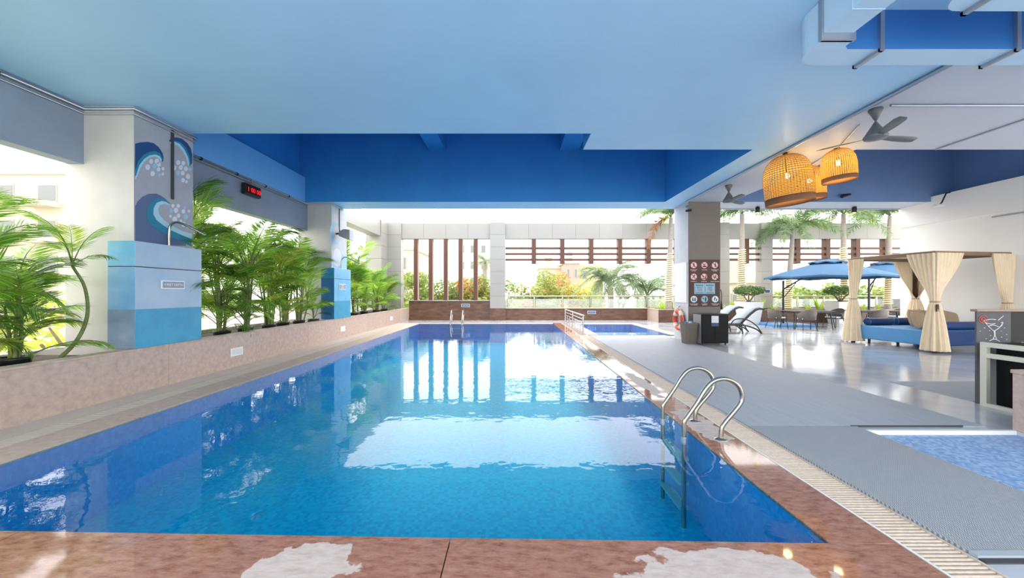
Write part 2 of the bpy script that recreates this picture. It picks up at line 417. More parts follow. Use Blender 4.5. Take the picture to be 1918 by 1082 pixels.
def mat_wave(name):
    m = mat(name, '6e7178', 0.6); nt = m.node_tree; b = nt.nodes['Principled BSDF']
    g = nd(nt, 'ShaderNodeNewGeometry', -1200)
    mp = nd(nt, 'ShaderNodeMapping', -1000); mp.inputs['Rotation'].default_value = (0, 0, 0.0)
    nt.links.new(g.outputs['Position'], mp.inputs[0])
    sp = nd(nt, 'ShaderNodeSeparateXYZ', -850); nt.links.new(mp.outputs[0], sp.inputs[0])
    s1 = nd(nt, 'ShaderNodeMath', -700, 200, operation='MULTIPLY'); s1.inputs[1].default_value = 2 * PI / 0.03; nt.links.new(sp.outputs[1], s1.inputs[0])
    s2 = nd(nt, 'ShaderNodeMath', -550, 200, operation='SINE'); nt.links.new(s1.outputs[0], s2.inputs[0])
    s3 = nd(nt, 'ShaderNodeMath', -400, 200, operation='MULTIPLY_ADD'); s3.inputs[1].default_value = 0.004; nt.links.new(s2.outputs[0], s3.inputs[0]); nt.links.new(sp.outputs[0], s3.inputs[2])
    s4 = nd(nt, 'ShaderNodeMath', -250, 200, operation='MULTIPLY'); s4.inputs[1].default_value = 2 * PI / 0.015; nt.links.new(s3.outputs[0], s4.inputs[0])
    s5 = nd(nt, 'ShaderNodeMath', -100, 200, operation='SINE'); nt.links.new(s4.outputs[0], s5.inputs[0])
    r = nd(nt, 'ShaderNodeMapRange', 50, 200); r.inputs['From Min'].default_value = -1; nt.links.new(s5.outputs[0], r.inputs['Value'])
    mx = nd(nt, 'ShaderNodeMix', 200, 200, data_type='RGBA'); mx.inputs[6].default_value = (*lin('7d8087'), 1); mx.inputs[7].default_value = (*lin('b6b9be'), 1)
    nt.links.new(r.outputs[0], mx.inputs[0]); nt.links.new(mx.outputs[2], b.inputs['Base Color'])
    bp = nd(nt, 'ShaderNodeBump', 0, -300); bp.inputs['Strength'].default_value = 0.5; bp.inputs['Distance'].default_value = 0.004
    nt.links.new(s5.outputs[0], bp.inputs['Height']); nt.links.new(bp.outputs[0], b.inputs['Normal'])
mat_wave('wavy_mat')

def lampshade(name):
    m = bpy.data.materials.new(name); m.use_nodes = True; nt = m.node_tree; nt.nodes.clear()
    o = nd(nt, 'ShaderNodeOutputMaterial', 400)
    d = nd(nt, 'ShaderNodeBsdfDiffuse', 0, 100); t = nd(nt, 'ShaderNodeBsdfTranslucent', 0, -100); mx = nd(nt, 'ShaderNodeMixShader', 200)
    d.inputs[0].default_value = (*lin('a87a3c'), 1); t.inputs[0].default_value = (*lin('f0c66a'), 1); mx.inputs[0].default_value = 0.42
    nt.links.new(d.outputs[0], mx.inputs[1]); nt.links.new(t.outputs[0], mx.inputs[2]); nt.links.new(mx.outputs[0], o.inputs[0]); MATS[name] = m
lampshade('rattan_glow')

# ================================================================== THE SETTING
ZC = 4.29          # soffit height
XB = -6.45         # inner face of the left beams
YF = 20.3          # far facade
# ---- floors
fl = MB()
for (x0, x1, y0, y1) in ((2.6, 26, 4.10, 13.15), (5.95, 26, 13.15, 20.5), (2.6, 3.8, -4, 4.10), (5.43, 26, -7, 4.10), (-5.6, 5.95, 18.5, 20.5), (-5.6, 2.6, -7, 1.1)):
    fl.box(x0, x1, y0, y1, -0.35, 0.0)
o = fl.build('floor', 'polished_floor'); tag(o, 'polished grey deck floor around the pools', kind='structure')
# left deck strip: pale tiles in a row beside the planter
st = struct('trim_1', 'pale tile strip between the planter wall and the left pool gutter')
tile = MB().box(-5.6, -5.215, 0, 0.892, -0.05, 0.0).mesh('tile', 'pale_tile')
for k in range(22): link('tile', tile, st, bevel=0, loc=(0, -1.2 + k * 0.9, 0))
# ---- main pool
PX0, PX1, PYF = -4.5, 1.9, 18.05
def ynear(x): return 2.388 + (x + 3.235) * -0.02485
D = -0.9
pb = MB()
ya, yb = ynear(PX0), ynear(PX1)
pb.quad((PX0, ya, D), (PX1, yb, D), (PX1, PYF, D), (PX0, PYF, D), 0)
pb.quad((PX0, ya, -0.03), (PX0, ya, D), (PX0, PYF, D), (PX0, PYF, -0.03), 1)
pb.quad((PX1, yb, -0.03), (PX1, PYF, -0.03), (PX1, PYF, D), (PX1, yb, D), 1)
pb.quad((PX0, PYF, -0.03), (PX0, PYF, D), (PX1, PYF, D), (PX1, PYF, -0.03), 2)
pb.quad((PX0, ya, -0.03), (PX1, yb, -0.03), (PX1, yb, D), (PX0, ya, D), 2)
o = pb.build('pool_basin', ['pool_tile_XY', 'pool_tile_YZ', 'pool_tile_XZ'], recalc=False)
tag(o, 'large blue mosaic swimming pool basin', kind='structure')
w = MB(); w.quad((PX0, ya, -0.012), (PX1, yb, -0.012), (PX1, PYF, -0.012), (PX0, PYF, -0.012))
tag(w.build('pool_water', 'water', recalc=False), 'calm reflective blue water filling the large adult pool', 'water', kind='stuff')
# coping of stone slabs
cp = struct('pool_coping', 'pink granite coping slabs around the large pool')
G = 0.003
def slab(pts, m='pink_granite'):
    MB().prism([(x, y, 0.0) for x, y in pts], 0, (0, 0, -0.03)).build('stone_slab', m, cp, bevel=0.003)
xs = [-5.6, -3.1, -0.385, 2.3]
for a, b in zip(xs, xs[1:]):
    a_, b_ = a + G, b - G
    slab([(a_, 1.1), (b_, 1.1), (b_, ynear(b_) if b_ < 1.9 else ynear(1.9)), (a_, ynear(a_) if a_ > PX0 else ynear(PX0))], 'wet_granite')
y = ynear(1.9) + G; k = 0
while y < PYF + 0.44:
    y2 = min(y + 2.15, PYF + 0.44)
    slab([(1.9, y), (2.3, y), (2.3, y2 - G * 2), (1.9, y2 - G * 2)], 'wet_granite'); y = y2; k += 1
y = ynear(PX0) + G
while y < PYF + 0.44:
    y2 = min(y + 2.15, PYF + 0.44)
    slab([(-4.93, y), (PX0, y), (PX0, y2 - G * 2), (-4.93, y2 - G * 2)]); y = y2
x = PX0 + G
while x < 1.88:
    x2 = min(x + 2.13, 1.9)
    slab([(x, PYF), (x2 - G * 2, PYF), (x2 - G * 2, PYF + 0.44), (x, PYF + 0.44)]); x = x2
# strip between the two pools
for y in (13.2, 14.95, 16.7):
    slab([(2.31, y), (3.0, y), (3.0, y + 1.74), (2.31, y + 1.74)])
sub = MB()
sub.box(-5.6, PX0 - 0.01, 1.1, 18.5, -0.45, -0.032).box(1.91, 2.6, 1.1, 18.5, -0.45, -0.05).box(2.6, 2.99, 13.15, 18.5, -0.45, -0.032)
sub.box(PX0, 1.9, PYF + 0.01, 18.5, -0.45, -0.032)
sub.prism([(-5.6, 1.1, -0.032), (2.3, 1.1, -0.032), (2.3, ynear(1.9) - .01, -0.032), (1.9, ynear(1.9) - .01, -0.032), (PX0, ynear(PX0) - .01, -0.032), (-5.6, ynear(PX0) - .01, -0.032)], 0, (0, 0, -0.4))
tag(sub.build('floor_bed', 'grate_dark'), 'concrete bed below the coping and gutter', kind='structure')
# ---- gutter gratings: right one slat by slat
gr = thing('drain_grating', 'beige slatted gutter grating along the right side of the large pool', 'grating', (2.45, 0, 0))
sl = MB(); PR = [(-0.0105, -0.03), (0.0105, -0.03), (0.0105, -0.006), (0.005, 0.0), (-0.005, 0.0), (-0.0105, -0.006)]
sl.prism([(-0.135, a, b) for a, b in PR], 0, (0.27, 0, 0))
slm = sl.mesh('slat', 'grate_slat')
pitch = 0.0315; y = 1.6
ny = 0
while ny < 300:
    link('slat', slm, gr, loc=(0, y, 0)); y += pitch; ny += 1
far = MB()
while y < 18.45:
    far.prism([(-0.135, y + a, b) for a, b in PR], 0, (0.27, 0, 0)); y += pitch
tag(far.build('slat_run', 'grate_slat', gr), kind='stuff')
MB().box(-0.15, -0.137, 1.12, 18.45, -0.03, 0.003).build('edge_strip', 'white_paint', gr)
MB().box(0.137, 0.15, 1.12, 18.45, -0.03, 0.004).build('edge_strip', 'grate_slat', gr)
gl_ = thing('drain_grating', 'narrow pale gutter grating along the left side of the large pool', 'grating', (-5.07, 0, 0))
far = MB(); y = 1.15
while y < 18.45:
    far.box(-0.13, 0.13, y - 0.028, y + 0.028, -0.028, -0.001); y += 0.07
tag(far.build('slat_run', 'pale_tile', gl_), kind='stuff')
# ---- kids' pool
kb = MB()
KX0, KX1, KY0, KY1 = 3.0, 5.55, 13.25, 17.9
kb.quad((KX0, KY0, -0.4), (KX1, KY0, -0.4), (KX1, KY1, -0.4), (KX0, KY1, -0.4), 0)
for a, b in (((KX0, KY0), (KX0, KY1)), ((KX0, KY1), (KX1, KY1)), ((KX1, KY1), (KX1, KY0)), ((KX1, KY0), (KX0, KY0))):
    kb.quad((*a, -0.03), (*a, -0.6), (*b, -0.6), (*b, -0.03), 1)
o = kb.build('kids_pool_basin', ['kids_tile', 'kids_tile'], recalc=False); tag(o, 'small blue mosaic children pool basin', kind='structure')
w = MB(); w.quad((KX0, KY0, -0.012), (KX1, KY0, -0.012), (KX1, KY1, -0.012), (KX0, KY1, -0.012))
tag(w.build('pool_water', 'water_shallow', recalc=False), 'still blue water filling the small children pool', 'water', kind='stuff')
kc = struct('kids_pool_coping', 'pink granite coping of the children pool')
for i in range(3):
    MB().box(KX1, 5.95, 13.25 + i * 1.55, 13.25 + (i + 1) * 1.55 - 0.006, -0.03, 0).build('stone_slab', 'pink_granite', kc)
for i in range(2):
    MB().box(3.0 + i * 1.475, 3.0 + (i + 1) * 1.475 - 0.006, KY1, 18.5, -0.03, 0).build('stone_slab', 'pale_tile', kc)
MB().box(2.62, 5.95, 13.15, 13.25, -0.2, 0.012).build('front_lip', 'grate_dark', kc)
tag(MB().box(5.56, 5.95, 13.25, 18.5, -0.7, -0.032).box(3.0, 5.95, 17.91, 18.5, -0.7, -0.032).build('floor_bed_kids', 'grate_dark'), 'concrete bed of the children pool deck', kind='structure')
# ---- splash pool with pale mosaic at the right
sp_ = MB()
sp_.quad((3.8, -2, -0.04), (5.43, -2, -0.04), (5.43, 4.10, -0.04), (3.8, 4.10, -0.04), 0)
o = sp_.build('splash_pool_floor', 'splash_tile', recalc=False); tag(o, 'pale blue mosaic floor of the shallow splash pool', kind='structure')
tag(MB().box(3.8, 5.43, 4.092, 4.125, -0.05, 0.004).build('trim_2', 'white_paint'), 'white stone edge of the splash pool', kind='structure')

# ---- ceiling and coffers
ce = MB()
def slabbox(x0, x1, y0, y1, z0, z1, sides='xXyY'):
    ce.box(x0, x1, y0, y1, z0, z1)
slabbox(XB - 0.3, 1.36, -3, 6.67, ZC, 6.6)
slabbox(1.36, 5.3, -3, 7.42, ZC, 6.6)
slabbox(5.3, 13.6, -3, 7.42, ZC, 6.6)
slabbox(4.68, 5.3, 7.42, 11.72, ZC, 6.6)
slabbox(5.3, 6.7, 7.42, 11.72, ZC, 6.6)
slabbox(-6.75, 5.3, 11.72, 12.7, ZC, 6.6)
slabbox(5.3, 13.6, 11.72, 12.7, ZC, 6.6)
slabbox(-6.75, 4.68, 6.67, 11.72, 6.4, 6.6)
slabbox(6.7, 13.6, 7.42, 11.72, 6.4, 6.6)
slabbox(-2.6, -2.1, 6.67, 11.72, 5.86, 6.4)
slabbox(1.42, 2.0, 7.42, 11.72, 5.86, 6.4)
slabbox(-6.75, -6.62, 6.67, 11.72, 5.05, 6.4)
slabbox(-6.75, XB, 6.67, 11.72, ZC, 5.05)
slabbox(13.6, 13.8, -3, 12.7, ZC, 6.6)
me = ce.mesh('ceiling', ['soffit_paint', 'deep_blue_paint', 'mid_blue_paint', 'pale_soffit', 'slate_blue_paint'])
for p in me.polygons: p.material_index = 0 if (abs(p.normal.z) > 0.5 and p.center.z < 4.5) else 1
for p in me.polygons:
    if abs(p.normal.x) > 0.5 and p.center.x < -6.3 and p.center.z < 5.06: p.material_index = 2
for p in me.polygons:
    if p.center.x > 5.31: p.material_index = 3 if p.material_index == 0 else 4
tag(link('ceiling', me), 'blue painted soffit and coffered ceiling', kind='structure')

# ---- left beams and columns
lb = MB(); lb.box(-6.68, XB, -3, 5.69, 3.42, ZC).box(-6.68, XB, 6.74, 11.86, 3.42, ZC)
tag(lb.build('wall_left', 'beam_grey'), 'grey concrete beams over the left openings', kind='structure')
C1 = struct('column_1', 'concrete column with painted waves'); MB().box(-6.73, -5.7, 5.69, 6.74, 0.0, ZC).build('shaft', 'concrete_white', C1)
C2 = struct('column_2', 'concrete column with pale painted rings'); MB().box(-6.73, -5.7, 11.86, 12.95, 0.0, ZC).build('shaft', 'concrete_white', C2)
C3 = struct('column_3', 'square grey column carrying the pool rules board'); MB().box(5.39, 6.38, 11.7, 12.72, 0.0, ZC).build('shaft', 'column_grey', C3)
for c_, m_ in ((C1, 'mural_grey'), (C2, 'column_grey')):
    me = c_.children[0].data; me.materials.append(MATS[m_])
    for p in me.polygons:
        if p.normal.x > 0.5: p.material_index = 1
me = C3.children[0].data; me.materials.append(MATS['taupe_shade'])
for p in me.polygons:
    if p.normal.y < -0.5: p.material_index = 1
# ---- planter wall on the left, clad in panels
PW = struct('planter_wall', 'low pink granite planter wall along the left side')
MB().box(-5.78, -5.62, -2.5, 20.3, 0, 0.63).build('core', 'soil', PW)
yy = -2.2
while yy < 20.2:
    y2 = min(yy + 2.09, 20.3)
    MB().box(-5.625, -5.6, yy, y2 - 0.005, 0, 0.632).build('stone_panel', 'pink_granite', PW)
    MB().box(-5.8, -5.59, yy, y2 - 0.005, 0.632, 0.66).build('cap_stone', 'pink_granite', PW, bevel=0.004)
    yy += 2.09
tag(MB().box(-7.09, -5.79, -2.4, 5.68, 0, 0.56).box(-7.09, -5.79, 6.75, 11.85, 0, 0.56).box(-7.09, -5.79, 12.96, 20.1, 0, 0.56).build('planter_soil', 'soil'), 'dark soil bed in the left planter', 'soil', kind='stuff')
tag(MB().box(-7.25, -7.1, -2.5, 20.3, -0.4, 0.63).build('wall_outer', 'concrete_white'), 'outer kerb of the left planter', kind='structure')

# ---- blue shower blocks on the two left columns
def shower_block(label, y0, y1, ycol, mats, seam, split, dark):
    t = thing('shower_block', label, 'shower', (0, 0, 0))
    zt = 2.26
    def ell(name, m, z0, z1, d=0.0):
        MB().prism([(-5.99, y0 + d, z0), (-5.58 - d, y0 + d, z0), (-5.58 - d, y1 - d, z0), (-5.695, y1 - d, z0), (-5.695, ycol - 0.003, z0), (-5.99, ycol - 0.003, z0)], 0, (0, 0, z1 - z0)).build(name, m, t, bevel=0.005 if not d else 0)
    ell('lower_panel', mats[0], 0.662, split); ell('middle_panel', mats[1], split, seam - 0.012)
    ell('seam_strip', 'dark_line', seam - 0.012, seam, 0.008); ell('upper_panel', mats[2], seam, zt)
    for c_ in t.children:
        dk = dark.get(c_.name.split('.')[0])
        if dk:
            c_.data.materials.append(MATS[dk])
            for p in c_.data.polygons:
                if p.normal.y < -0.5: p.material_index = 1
    yc = (y0 + y1) / 2 + 0.02
    pts = spline([(-5.64, yc, zt), (-5.64, yc, zt + 0.22), (-5.61, yc, zt + 0.34), (-5.51, yc, zt + 0.385), (-5.35, yc, zt + 0.33), (-5.05, yc, zt + 0.18)], 6)
    MB().tube(pts, 0.019, 10).build('shower_spout', 'brushed_steel', t)
    return t
shower_block('pale blue shower block on the nearer painted column', 5.588, 6.78, 5.69, ('block_turq', 'block_light', 'block_light'), 1.885, 1.24, {'lower_panel': 'block_slate', 'middle_panel': 'block_azure', 'upper_panel': 'block_sky'})
shower_block('deep blue shower block on the farther column', 11.79, 12.99, 11.86, ('block_turq', 'block_sky', 'block_sky'), 1.93, 1.22, {'lower_panel': 'block_navy', 'middle_panel': 'block_navy', 'upper_panel': 'block_blue'})
# ---- mural on column 1 (face x = -5.7), thin paint films
def film(name, pts, m, parent, x=-5.7, th=0.004):
    return MB().prism([(x, y, z) for y, z in pts], 0, (th, 0, 0)).build(name, m, parent)
def M1(px, py):      # crop (866x1082 of 200..400 x 220..470) -> face coordinates of the mural
    X = 200 + px / 4.33; Y_ = 220 + py / 4.328
    d = 5.7 * 710 / (962 - X)
    return (d, 1.5 + (547 - Y_) * d / 710)
MURAL = [
 ('wave_navy', [(229,212),(270,201),(330,197),(380,208),(420,240),(450,285),(459,320),(455,355),(444,362),(440,335),(420,312),(380,300),(335,312),(290,345),(255,400),(229,470)], 0.003),
 ('wave_teal', [(229,470),(229,430),(255,350),(300,300),(345,278),(390,272),(430,290),(448,330),(444,362),(432,330),(400,308),(350,312),(300,345),(262,405),(240,470)], 0.006),
 ('wave_pale', [(229,500),(240,450),(262,385),(300,335),(345,306),(390,300),(425,312),(442,340),(440,362),(425,338),(395,318),(350,322),(305,355),(268,410),(245,470)], 0.009),
 ('wave_navy', [(502,190),(520,170),(560,160),(610,172),(655,210),(682,255),(691,300),(690,370),(675,390),(670,340),(650,280),(610,225),(560,195),(515,193)], 0.003),
 ('wave_teal', [(504,196),(540,184),(590,196),(635,240),(665,300),(676,350),(678,390),(668,392),(655,330),(625,265),(580,218),(540,203)], 0.006),
 ('wave_pale', [(506,205),(545,195),(585,212),(625,258),(655,320),(666,370),(664,394),(655,370),(640,318),(610,265),(575,228),(540,212)], 0.009),
 ('wave_slate', [(229,720),(250,680),(290,640),(340,618),(400,616),(440,635),(475,660),(510,695),(480,690),(430,680),(390,720),(370,780),(400,840),(460,890),(560,960),(640,1000),(640,1040),(480,1035),(229,1000)], 0.003),
 ('wave_teal', [(515,700),(480,668),(430,652),(385,662),(345,700),(322,760),(325,820),(355,870),(420,915),(500,960),(600,1000),(685,1045),(685,975),(600,950),(520,915),(440,860),(400,810),(385,760),(400,710),(440,685),(485,688)], 0.006),
 ('wave_pale', [(518,712),(480,685),(440,676),(400,692),(377,735),(375,785),(400,830),(450,870),(520,915),(600,950),(686,985),(686,945),(610,920),(530,880),(460,830),(420,785),(412,740),(425,710),(455,700),(490,705)], 0.009),
]
for m, pts, th in MURAL: film('painted_wave', [M1(*p) for p in pts], m, C1, th=th)
foam = [(358,355,20),(405,355,22),(330,402,24),(385,395,20),(418,420,18),(370,455,22),(420,380,20),(455,415,14),(425,465,14),(452,458,12),
        (578,365,20),(545,408,22),(600,405,20),(575,450,20),(615,450,20),(640,415,20),(658,478,22),(620,370,18),(672,420,16),(617,508,18),(645,520,13),
        (535,715,16),(578,716,16),(520,755,18),(560,752,22),(580,795,18),(550,825,24),(620,760,18),(640,805,22),(600,840,14),(622,865,22),(655,880,16),(515,800,12),(630,730,14),(665,760,12)]
for i, (px, py, r) in enumerate(foam):
    film('painted_foam', [M1(px + r * math.cos(a * PI / 4) * 0.8, py + r * math.sin(a * PI / 4)) for a in range(8)], 'foam_blue' if i % 5 == 3 else 'foam_white', C1, th=0.005)
MB().box(-5.7, -5.68, 6.30, 6.345, 3.05, 4.2).build('wall_conduit', 'dark_line', C1)
# pale rings on column 2
def ringpts(cy, cz, r0, a0, a1, n=14): return [(cy + r0 * math.cos(a0 + (a1 - a0) * k / n), cz + r0 * math.sin(a0 + (a1 - a0) * k / n)) for k in range(n + 1)]
film('painted_wave', ringpts(12.12, 3.38, 0.36, 0, 2 * PI * 0.96), 'foam_blue', C2, th=0.003)
film('painted_foam', ringpts(12.2, 3.38, 0.27, 0, 2 * PI * 0.96), 'concrete_white', C2, th=0.006)
film('painted_foam', ringpts(12.25, 2.62, 0.3, 0, 2 * PI * 0.96), 'foam_white', C2, th=0.004)
film('painted_wave', [(11.86, 2.3), (12.95, 2.3), (12.95, 2.62), (12.6, 2.78), (12.5, 2.5), (12.1, 2.36), (11.86, 2.42)], 'foam_blue', C2, th=0.002)
MB().box(-5.7, -5.68, 12.36, 12.40, 3.4, 4.25).build('wall_conduit', 'dark_line', C2)

# ---- right wall
RW = MB(); RW.box(12.95, 13.4, 6.8, 12.7, 0, 3.63).box(12.9, 13.6, 6.8, 12.7, 3.63, 4.45)
tag(RW.build('wall_right', 'wall_cream'), 'cream wall behind the daybed', kind='structure')

# ---- far facade: beam, pillars, base walls, all clad in panels
def clad(name, x0, x1, y0, y1, z0, z1, px, pz, label, m='clad_white', gap=0.008, face='Y'):
    s = struct(name, label)
    MB().box(x0 + .01, x1 - .01, y0 + 0.02, y1 - .01, z0 + .005, z1 - .005).build('core', 'grate_dark' if m == 'clad_white' else 'soil', s)
    nx = max(1, round((x1 - x0) / px)); nz = max(1, round((z1 - z0) / pz))
    for i in range(nx):
        for j in range(nz):
            a = x0 + (x1 - x0) * i / nx; b = x0 + (x1 - x0) * (i + 1) / nx; c = z0 + (z1 - z0) * j / nz; d = z0 + (z1 - z0) * (j + 1) / nz
            MB().box(a + (gap / 2 if i else 0), b - (gap / 2 if i < nx - 1 else 0), y0, y1, c + (gap / 2 if j else 0), d - (gap / 2 if j < nz - 1 else 0)).build('panel', m, s)
    return s
clad('facade_beam', -6.0, -1.26, YF, YF + 0.35, 4.36, 5.19, 1.3, 0.9, 'white panel clad facade beam over the brown fins')
clad('facade_beam', -0.45, 10.9, YF, YF + 0.35, 4.36, 5.19, 1.3, 0.9, 'white panel clad facade beam over the brown louvres')
clad('facade_beam', 11.5, 13.2, YF, YF + 0.35, 4.36, 5.19, 1.3, 0.9, 'short white panel clad facade beam between two pillars')
clad('facade_beam', 13.8, 21.5, YF, YF + 0.35, 4.36, 5.19, 1.3, 0.9, 'white panel clad facade beam behind the palms')
clad('facade_pillar', -1.26, -0.45, YF - 0.12, YF + 0.4, 0.64, 5.22, 0.9, 0.635, 'white panel clad pillar in the middle of the facade')
clad('facade_pillar', -6.75, -6.0, YF - 0.12, YF + 0.4, 0.64, 5.22, 0.9, 0.635, 'white panel clad corner pillar of the facade')
clad('facade_pillar', 10.9, 11.5, YF - 0.12, YF + 0.4, 0.64, 5.22, 0.9, 0.635, 'white panel clad pillar right of the rules column')
clad('facade_pillar', 13.2, 13.8, YF - 0.12, YF + 0.4, 0.64, 5.22, 0.9, 0.635, 'white panel clad pillar with a small blue plate')
clad('facade_base', -5.6, -1.28, YF, YF + 0.35, 0, 1.03, 2.43, 2, 'brown granite base wall below the vertical fins', 'brown_granite')
clad('facade_base', -1.28, -0.43, YF - 0.14, YF + 0.35, 0, 0.64, 2, 2, 'brown granite foot of the middle pillar', 'brown_granite')
clad('facade_base', -0.43, 7.2, YF, YF + 0.35, 0, 0.63, 2.57, 2, 'low brown granite wall below the glass balustrade', 'brown_granite')
clad('facade_base', 7.2, 21.5, YF + 0.02, YF + 0.35, 0, 0.63, 2.57, 2, 'low brown granite wall behind the right planter', 'brown_granite')
tag(MB().box(-5.6, -1.28, YF - 0.05, YF + 0.4, 1.03, 1.07).build('trim_3', 'clad_white'), 'pale sill on the base wall', kind='structure')
tag(MB().box(-5.6, -1.28, YF - 0.06, YF, 0.0, 0.12).build('baseboard_far', 'brown_granite'), 'granite plinth', kind='structure')
tag(MB().box(-0.45, 7.2, YF - 0.03, YF + 0.38, 0.63, 0.66).build('trim_4', 'pale_tile'), 'pale sill of the low wall', kind='structure')
# right planter bed in brown granite
PB = struct('planter_bed', 'brown granite planter bed along the right of the far facade')
MB().box(7.2, 21.5, 18.74, 20.3, 0, 0.56).build('core', 'soil', PB)
for i in range(6):
    MB().box(7.16 + i * 2.4 + 0.003, 7.16 + (i + 1) * 2.4 - 0.003, 18.7, 18.75, 0, 0.62).build('stone_panel', 'brown_granite', PB)
    MB().box(7.14 + i * 2.4, 7.14 + (i + 1) * 2.4 - 0.005, 18.68, 18.85, 0.62, 0.65).build('cap_stone', 'pink_granite', PB)
MB().box(7.16, 7.2, 18.75, 20.3, 0, 0.62).build('stone_panel', 'pink_granite', PB)
MB().box(7.14, 7.3, 18.85, 20.3, 0.62, 0.65).build('cap_stone', 'pink_granite', PB)
# brown fins and louvres
for i, x in enumerate((-5.345, -4.545, -3.745, -2.945, -2.135)):
    t = tag(MB().box(x - 0.01, x + 0.2, YF + 0.02, YF + 0.32, 1.07, 4.36).build('facade_fin', ['brown_steel']),
            ['leftmost', 'second', 'middle', 'fourth', 'rightmost'][i] + ' tall brown vertical fin of the five on the left facade', 'fin', 'tall brown facade fins')
    t.data.materials.append(MATS['bld_pink'])
    for p in t.data.polygons:
        if abs(p.normal.x) > 0.5: p.material_index = 1
def louvre(label, x0, x1, posts):
    t = thing('louvre_frame', label, 'louvre', (0, YF, 0))
    for z in (3.86, 3.55, 3.25): MB().box(x0, x1, 0.06, 0.14, z - 0.06, z + 0.055).build('slat', 'brown_steel', t)
    for x in posts: MB().box(x - 0.115, x + 0.115, -0.02, 0.32, 3.03, 4.36).build('post', 'brown_steel', t)
louvre('brown louvre screen hanging right of the middle pillar', -0.44, 10.88, [1.09, 2.62, 4.17, 5.71, 7.24, 8.8, 10.3])
louvre('short brown louvre screen between the two right pillars', 11.5, 13.2, [12.5])
louvre('brown louvre screen behind the palms and parasols', 13.8, 21.0, [15.25, 16.85, 18.45, 20.0])
# glass balustrade
def balustrade(label, x0, x1, step, y=YF + 0.1, z0=0.66, z1=1.28):
    t = thing('glass_balustrade', label, 'railing', (0, y, 0))
    MB().tube([(x0, 0, z1), (x1, 0, z1)], 0.035, 10).build('handrail', 'brushed_steel', t)
    n = round((x1 - x0) / step)
    for i in range(n + 1):
        x = x0 + (x1 - x0) * i / n
        MB().box(x - 0.03, x + 0.03, -0.02, 0.02, z0 - 0.02, z1).build('post', 'brushed_steel', t)
        if i < n: MB().box(x + 0.06, x + (x1 - x0) / n - 0.06, -0.005, 0.005, z0 + 0.03, z1 - 0.14).build('glass_pane', 'rail_glass', t)
balustrade('steel and glass balustrade left of the rules column', -0.4, 8.7, 1.52, YF + 0.15)
balustrade('steel and glass balustrade behind the parasols', 13.9, 21.0, 1.5, YF + 0.15)
# left side wing of the facade
sw = struct('wing_wall', 'white clad side beam and brown wall on the left beyond the columns')
MB().box(-7.3, -6.75, 13.2, 19.2, 4.36, 5.19).build('side_beam', 'clad_white', sw)
for z in range(7): MB().box(-7.5, -6.7, 19.2, 20.1, 0.6 + z * 0.656, 0.6 + (z + 1) * 0.656 - 0.01).build('panel', 'clad_white', sw)
MB().box(-7.45, -7.32, 14.2, 15.8, 0.3, 4.36).build('brown_panel', 'pink_granite', sw)
MB().box(-7.5, -7.3, 15.95, 16.6, 0.3, 4.36).build('brown_panel', 'pink_granite', sw)
# outer left railing
lr = thing('glass_balustrade', 'dark topped glass railing behind the left planter palms', 'railing', (-7.18, 0, 0))
MB().box(-0.04, 0.04, -2.5, 19, 1.2, 1.25).build('handrail', 'metal_dark', lr)
for i in range(12):
    MB().box(-0.03, 0.03, -2.4 + i * 1.8, -2.34 + i * 1.8, 0.6, 1.2).build('post', 'metal_dark', lr)
# ground far below and around
tag(MB().box(-300, 300, -60, 400, -7.2, -7).build('ground', 'ground_far'), 'pale ground below the terrace', kind='structure')

# ================================================================== POOL FITTINGS
def pool_ladder(label, loc, rz, treads=True):
    """local x runs from the pool (negative) to the deck, the pool edge is x = 0"""
    t = thing('pool_ladder', label, 'ladder', loc, rz)
    prof = [(0.217, 0.0), (0.225, 0.10), (0.26, 0.17), (0.40, 0.34), (0.435, 0.42), (0.41, 0.52), (0.34, 0.59), (0.245, 0.616), (0.14, 0.59), (0.06, 0.51), (-0.02, 0.38), (-0.11, 0.25), (-0.15, 0.19), (-0.16, 0.13), (-0.16, -0.04), (-0.16, -0.5), (-0.16, -0.95)]
    for y in (0.0, 0.55):
        h = MB().tube([(p.x, y, p.y) for p in spline([(a, b, 0) for a, b in prof], 6)], 0.0225, 12).build('handrail', 'brushed_steel', t)
        MB().lathe([(0.0, 0.016), (0.03, 0.016), (0.062, 0.006), (0.064, 0.0)], 20, (0.217, y, 0.0)).build('flange', 'brushed_steel', h)
        MB().tube([(-0.16, y, -0.03), (-0.16, y, 0.02)], 0.027, 12).build('collar', 'chrome', h)
    for z in (-0.22, -0.47, -0.72):
        MB().box(-0.20, -0.10, 0.02, 0.53, z - 0.015, z + 0.015).build('tread', 'sling_grey', t)
    return t
pool_ladder('bent steel pool ladder on the near right edge of the large pool', (1.9, 3.873, 0), 0.0)
pool_ladder('small steel pool ladder on the far edge of the large pool', (-2.44, 18.05, 0), PI / 2)

t = thing('pool_railing', 'low steel railing between the large pool and the children pool', 'railing', (2.5, 0, 0))
y0, y1, zt = 13.65, 18.4, 0.66
MB().tube(spline([(0, y0, 0), (0, y0, zt - 0.08), (0, y0 + 0.02, zt - 0.02), (0, y0 + 0.1, zt), (0, y1, zt)], 6), 0.03, 10).build('top_rail', 'chrome', t)
for z in (0.53, 0.40, 0.27, 0.10): MB().tube([(0, y0, z), (0, y1, z)], 0.016, 8).build('bar', 'chrome', t)
for y in (16.05, y1): MB().tube([(0, y, 0), (0, y, zt)], 0.028, 8).build('post', 'chrome', t)
for y in (14.25, 14.85, 15.45, 16.85, 17.6): MB().tube([(0, y, 0.0), (0, y, 0.40)], 0.014, 8).build('baluster', 'chrome', t)

